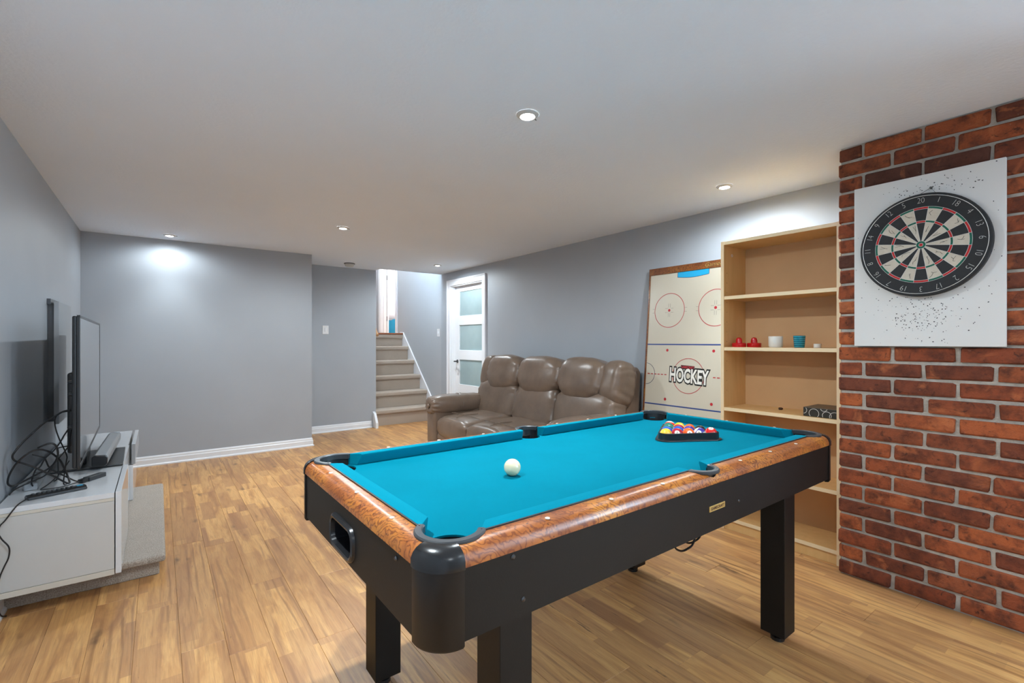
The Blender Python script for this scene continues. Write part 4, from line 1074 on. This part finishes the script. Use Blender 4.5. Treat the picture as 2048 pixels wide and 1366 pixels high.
for i, (a, b) in enumerate([(2.76, 3.335), (3.335, 3.965), (3.965, 4.56)]):
    m_, hw = (a+b)/2, (b-a)/2
    cush('seat_cushion', (2.72, m_, .335), (.34, hw+.006, .115), R(-3), 9.0+i, .42, .32, .003)
    cush('seat_front_roll', (2.45, m_, .315), (.085, hw+.004, .115), 0, 13.0+i, .6, .4, .003)
    cush('footrest_panel', (2.425, m_, .155), (.045, hw-.004, .11), 0, 17.0+i, .4, .3, .002)
    part('piping', MB().tube([(2.56, a+.02, .449), (2.56, m_, .456), (2.56, b-.02, .449)], .004, 6).tube([(2.46, m_, .437), (2.55, m_, .456), (2.72, m_, .452)], .0035, 6), 'leather', sf, smooth=True)
for s, ya_, yb_ in ((1, 4.53, 4.775), (-1, 2.52, 2.77)):
    m_ = (ya_+yb_)/2
    part('arm_body', MB().ellipsoid((2.68, m_, .29), (.325, .105, .25), .28, .3, 48, 24, None, crease(s*3+20, .006)), 'leather', sf, smooth=True, angle=70)
    rot = Matrix.Rotation(R(90), 3, 'Y')
    def pleat(p, s=s):
        e = max(0, (abs(p.z)/.335-.72)/.28); an = math.atan2(p.y, p.x)
        l = math.hypot(p.x, p.y) or 1; k = math.sin(an*15)*.009*e+noise.noise(p*9)*.006
        return Vector((p.x+p.x/l*k, p.y+p.y/l*k, p.z-math.copysign(.02, p.z)*e*(1-min(1, l/.1))))
    part('arm_roll', MB().ellipsoid((2.665, m_-s*.0, .525), (.112, .132, .335), .45, .85, 64, 36, rot, pleat), 'leather', sf, smooth=True, angle=70)
    part('arm_seam', MB().tube([(2.70, m_+.134*math.cos(t), .525+.114*math.sin(t)) for t in [PI*(-.05)+PI*1.1*i/20 for i in range(21)]], .004, 6), 'leather', sf, smooth=True)
    part('scroll_button', MB().ellipsoid((2.338, m_, .525), (.014, .022, .022), 1, 1, 16, 10), 'leather', sf, smooth=True)
    for xx in (2.5, 3.2): part('foot', MB().cyl((xx, m_, 0), .025, 0, .06, 12), 'black_plastic', sf)

# ------------------------------------------------------------------ carpeted step under the television bench
cs_ = thing('carpet_step', 'low carpeted step under the white television bench', 'step', (-.28, 3.85, 0))
part('riser', MB().box(XL+.001, .004, 3.105, 4.60, 0, .085), 'carpet_step', cs_, bevel=0.006)
part('tread', MB().box(XL+.001, .030, 3.075, 4.64, .07, .108), 'carpet_step', cs_, bevel=0.014, seg=3)
# bench
tv = thing('tv_bench', 'long white lacquered television bench with glossy doors', 'tv bench', (-.35, 3.93, .109))
TB0, TB1, TZ0, TZ1 = 2.95, 4.915, .109, .50
part('carcass', MB().box(XL+.012, -.169, TB0+.004, TB1-.004, TZ0+.02, TZ1-.018), 'matt_white', tv)
part('top_board', MB().box(XL+.012, -.169, TB0, TB1, TZ1-.024, TZ1), 'gloss_white', tv, bevel=0.001)
part('end_edge', MB().box(XL+.012, -.169, TB0-.0005, TB0+.02, TZ0+.028, TZ1-.040), 'matt_white', tv, bevel=0.0008)
part('end_edge', MB().box(XL+.012, -.169, TB0-.0012, TB0+.01, TZ1-.0385, TZ1-.0245), 'cream_edge', tv)
part('bottom_board', MB().box(XL+.012, -.169, TB0-.0012, TB1, TZ0, TZ0+.026), 'cream_edge', tv, bevel=0.001)
part('door', MB().box(-.165, -.143, TB0+.002, 3.57, TZ0+.002, TZ1+.002), 'gloss_white', tv, bevel=0.001)
part('door', MB().box(-.169, -.163, 3.575, 4.25, TZ0+.002, TZ1-.002), 'gloss_white', tv, bevel=0.001)
part('drawer_front', MB().box(-.165, -.143, 4.255, TB1-.002, TZ0+.002, .355), 'gloss_white', tv, bevel=0.001)
dw = part('drawer_front', MB().box(-.1515, -.129, 4.258, TB1-.002, .360, TZ1+.002), 'gloss_white', tv, bevel=0.001)
part('drawer_edge', MB().box(-.151, -.1295, 4.2555, 4.2585, .361, TZ1+.001), 'grey_panel', dw)
# television
TR = math.atan2(.034, 1.43)
tvs = thing('television', 'large flat television seen edge-on standing on the white bench', 'television', (-.321, 3.805, .50), TR)
def loc(mb): return mb
hw, z0, z1 = .715, .102, .848
part('bezel', MB().box(-.012, .0, -hw, hw, z0, z0+.02).box(-.012, .0, -hw, hw, z1-.014, z1).box(-.012, 0, -hw, -hw+.014, z0, z1).box(-.012, 0, hw-.014, hw, z0, z1), 'tv_black', tvs, world=False, bevel=0.002)
part('screen', MB().box(-.010, -.0015, -hw+.013, hw-.013, z0+.019, z1-.013), 'screen', tvs, world=False)
part('back_cover', MB().box(-.030, -.010, -hw+.004, hw-.004, z0+.004, z1-.004), 'tv_black', tvs, world=False, bevel=0.008, seg=3)
part('back_hump', MB().box(-.062, -.028, -hw+.17, hw-.18, z0+.05, z0+.46), 'tv_black', tvs, world=False, bevel=0.012, seg=3)
for zz in (z0+.42, z0+.36, z0+.2): part('screw_boss', MB().lathe([(.011, -.030), (.009, -.044), (.004, -.050), (0, -.050)], (0, -hw+.05, zz), 12, 'x'), 'tv_black', tvs, world=False)
part('neck', MB().box(-.05, -.015, -.14, .14, .012, z0+.06), 'tv_black', tvs, world=False, bevel=0.006)
part('base_plate', MB().box(-.17, .150, -.25, .30, .0005, .014), 'tv_black', tvs, world=False, bevel=0.004)
# soundbar
sb = thing('soundbar', 'grey soundbar with black end cap under the television', 'soundbar', (-.255, 3.90, .5145), R(-1.2))
o = [(-.034, .016), (-.028, .010), (.024, .010), (.034, .020), (.036, .056), (.028, .070), (-.02, .074), (-.034, .062)]
part('speaker_body', MB().prism(o, 'y', -.40, .40), 'silver', sb, world=False, bevel=0.004)
for a, b in ((-.412, -.40), (.40, .412)): part('end_cap', MB().prism([(x*.99, z) for x, z in o], 'y', a, b), 'black_plastic', sb, world=False, bevel=0.005)
for yy in (-.33, .33): part('foot', MB().box(-.025, .025, yy-.03, yy+.03, 0.0005, .011), 'black_plastic', sb, world=False)
# grey panel on the left wall
gp = thing('wall_panel', 'flat grey panel mounted on the left wall behind the television', 'panel', (XL, 4.51, .685))
part('panel_face', MB().box(-.543, -.520, 4.24, 4.78, .685, 1.479), 'grey_panel', gp, bevel=0.001)
part('panel_edge', MB().box(-.5435, -.5195, 4.238, 4.241, .684, 1.480), 'grey_rim', gp)
part('standoff', MB().box(XL, -.543, 4.26, 4.76, .70, 1.46), 'grey_edge', gp)
part('mounting_rail', MB().box(XL, -.556, 4.22, 4.80, 1.46, 1.496), 'grey_edge', gp)
# remote, adapter box, cables
rm = thing('remote_control', 'long black remote control with rows of buttons on the bench', 'remote control', (-.385, 3.085, .50), R(-68))
part('case', MB().prism([(-.026, 0.001), (-.024, .012), (-.012, .019), (.012, .019), (.024, .012), (.026, .001)], 'y', -.105, .105), 'black_plastic', rm, world=False, bevel=0.003)
for i in range(9):
    for j in range(3): part('button', MB().box(-.014+j*.010, -.007+j*.010, -.085+i*.017, -.076+i*.017, .0185, .0215), 'dark_plastic', rm, world=False)
part('touch_pad', MB().box(-.010, .010, .072, .094, .0186, .0200), 'bed_blue', rm, world=False)
ad = thing('adapter_box', 'small black adapter box wired up beside the soundbar', 'adapter', (-.268, 3.305, .50), R(-36))
part('adapter_case', MB().box(-.018, .018, -.05, .05, .001, .022), 'dark_plastic', ad, world=False, bevel=0.002)
part('plug', MB().box(-.014, .014, -.085, -.05, .003, .020), 'black_plastic', ad, world=False, bevel=0.002)
def cable(pts, r, label, name='cable', up=None):
    q = catmull(pts, 6)
    return solo(name, MB().tube(q, r, 8), 'cord_black', label, 'cable', (pts[-1][0], pts[-1][1], pts[-1][2]), 'television cables', smooth=True)
A = [(-0.345, 3.15, 0.885), (-0.372, 3.169, 0.879), (-0.402, 3.184, 0.858), (-0.44, 3.19, 0.83), (-0.478, 3.186, 0.788), (-0.511, 3.174, 0.748), (-0.535, 3.156, 0.709), (-0.541, 3.136, 0.688), (-0.529, 3.12, 0.67), (-0.499, 3.111, 0.655), (-0.459, 3.112, 0.628), (-0.419, 3.122, 0.592), (-0.382, 3.139, 0.555), (-0.359, 3.159, 0.529), (-0.351, 3.176, 0.525), (-0.357, 3.188, 0.547), (-0.368, 3.19, 0.585), (-0.385, 3.182, 0.636), (-0.403, 3.166, 0.669), (-0.426, 3.147, 0.696), (-0.45, 3.128, 0.71), (-0.473, 3.115, 0.708), (-0.501, 3.11, 0.687), (-0.528, 3.115, 0.653), (-0.549, 3.129, 0.609), (-0.558, 3.147, 0.576), (-0.558, 3.167, 0.553), (-0.545, 3.182, 0.543), (-0.511, 3.19, 0.558), (-0.47, 3.187, 0.582), (-0.427, 3.176, 0.605), (-0.402, 3.158, 0.636), (-0.388, 3.138, 0.677), (-0.392, 3.122, 0.719), (-0.407, 3.112, 0.737), (-0.429, 3.111, 0.733), (-0.455, 3.12, 0.72)]
cable(A, .0042, 'thick black cable in wide loops from the television back')
cable([(-0.345, 3.2, 0.875), (-0.39, 3.21, 0.868), (-0.407, 3.22, 0.846), (-0.41, 3.22, 0.823), (-0.405, 3.22, 0.783), (-0.392, 3.22, 0.733), (-0.378, 3.22, 0.692), (-0.366, 3.22, 0.65), (-0.368, 3.22, 0.622), (-0.378, 3.22, 0.52), (-.37, 3.25, .504)], .0028, 'thin black cable hanging straight down behind the television')
cable([(-0.350, 3.2, 0.80), (-0.373, 3.2, 0.758), (-0.39, 3.2, 0.72), (-0.413, 3.2, 0.684), (-0.441, 3.2, 0.653), (-0.458, 3.2, 0.616), (-0.475, 3.2, 0.60), (-.49, 3.21, .54), (-.48, 3.24, .504)], .0032, 'black cable slanting down to the wall side of the bench')
cable([(-0.345, 3.18, 0.79), (-0.351, 3.18, 0.743), (-0.354, 3.18, 0.711), (-0.364, 3.18, 0.689), (-0.393, 3.18, 0.646), (-0.416, 3.18, 0.61), (-0.438, 3.18, 0.575), (-0.474, 3.18, 0.557), (-0.523, 3.18, 0.535), (-0.547, 3.18, 0.52), (-0.558, 3.17, 0.505)], .003, 'black cable drooping along the bench to the wall')
cable([(-0.486, 3.2, 0.679), (-0.447, 3.2, 0.659), (-0.438, 3.2, 0.641), (-0.427, 3.2, 0.608), (-0.401, 3.2, 0.58), (-0.364, 3.2, 0.55), (-0.335, 3.205, 0.525), (-0.319, 3.23, 0.512)], .0034, 'black cable sagging to the adapter box')
cable([(-0.325, 3.235, 0.510), (-0.345, 3.22, 0.508), (-0.375, 3.2, 0.505), (-0.427, 3.19, 0.505), (-0.458, 3.2, 0.505), (-0.444, 3.24, 0.510), (-0.421, 3.26, 0.53), (-0.387, 3.25, 0.57), (-.36, 3.25, .62)], .0022, 'thin black cable looping flat on the bench top')
cable([(-.465, 3.05, .512), (-0.49, 2.97, 0.508), (-0.505, 2.942, 0.490), (-0.528, 2.935, 0.452), (-0.543, 2.93, 0.432), (-0.548, 2.93, 0.405), (-0.537, 2.93, 0.374), (-0.516, 2.93, 0.335), (-0.517, 2.93, 0.292), (-0.531, 2.93, 0.253), (-0.545, 2.93, 0.205), (-.555, 2.94, .12), (-.553, 2.99, .03), (-.54, 3.02, .006)], .0028, 'thin black cord hanging down the near end of the bench')
cable([(-.352, 3.22, .70), (-.40, 3.24, .69), (-.405, 3.26, .66), (-.405, 3.28, .60), (-.41, 3.32, .53), (-.43, 3.36, .504), (-.44, 3.48, .504)], .0028, 'black cable bunched tight under the television')
pb = thing('power_strip', 'grey power strip lying behind the television', 'power strip', (-.50, 3.37, .50), R(2))
part('strip_body', MB().box(-.025, .025, -.15, .15, .001, .034), 'grey_panel', pb, world=False, bevel=0.006)
for i in range(4): part('socket', MB().box(-.016, .016, -.12+i*.07, -.09+i*.07, .0335, .0355), 'grey_edge', pb, world=False)
mo = thing('router_box', 'upright grey router behind the television base', 'router', (-.42, 4.36, .50))
part('router_case', MB().box(-.445, -.40, 4.27, 4.45, .501, .60), 'silver', mo, bevel=0.012, seg=3)
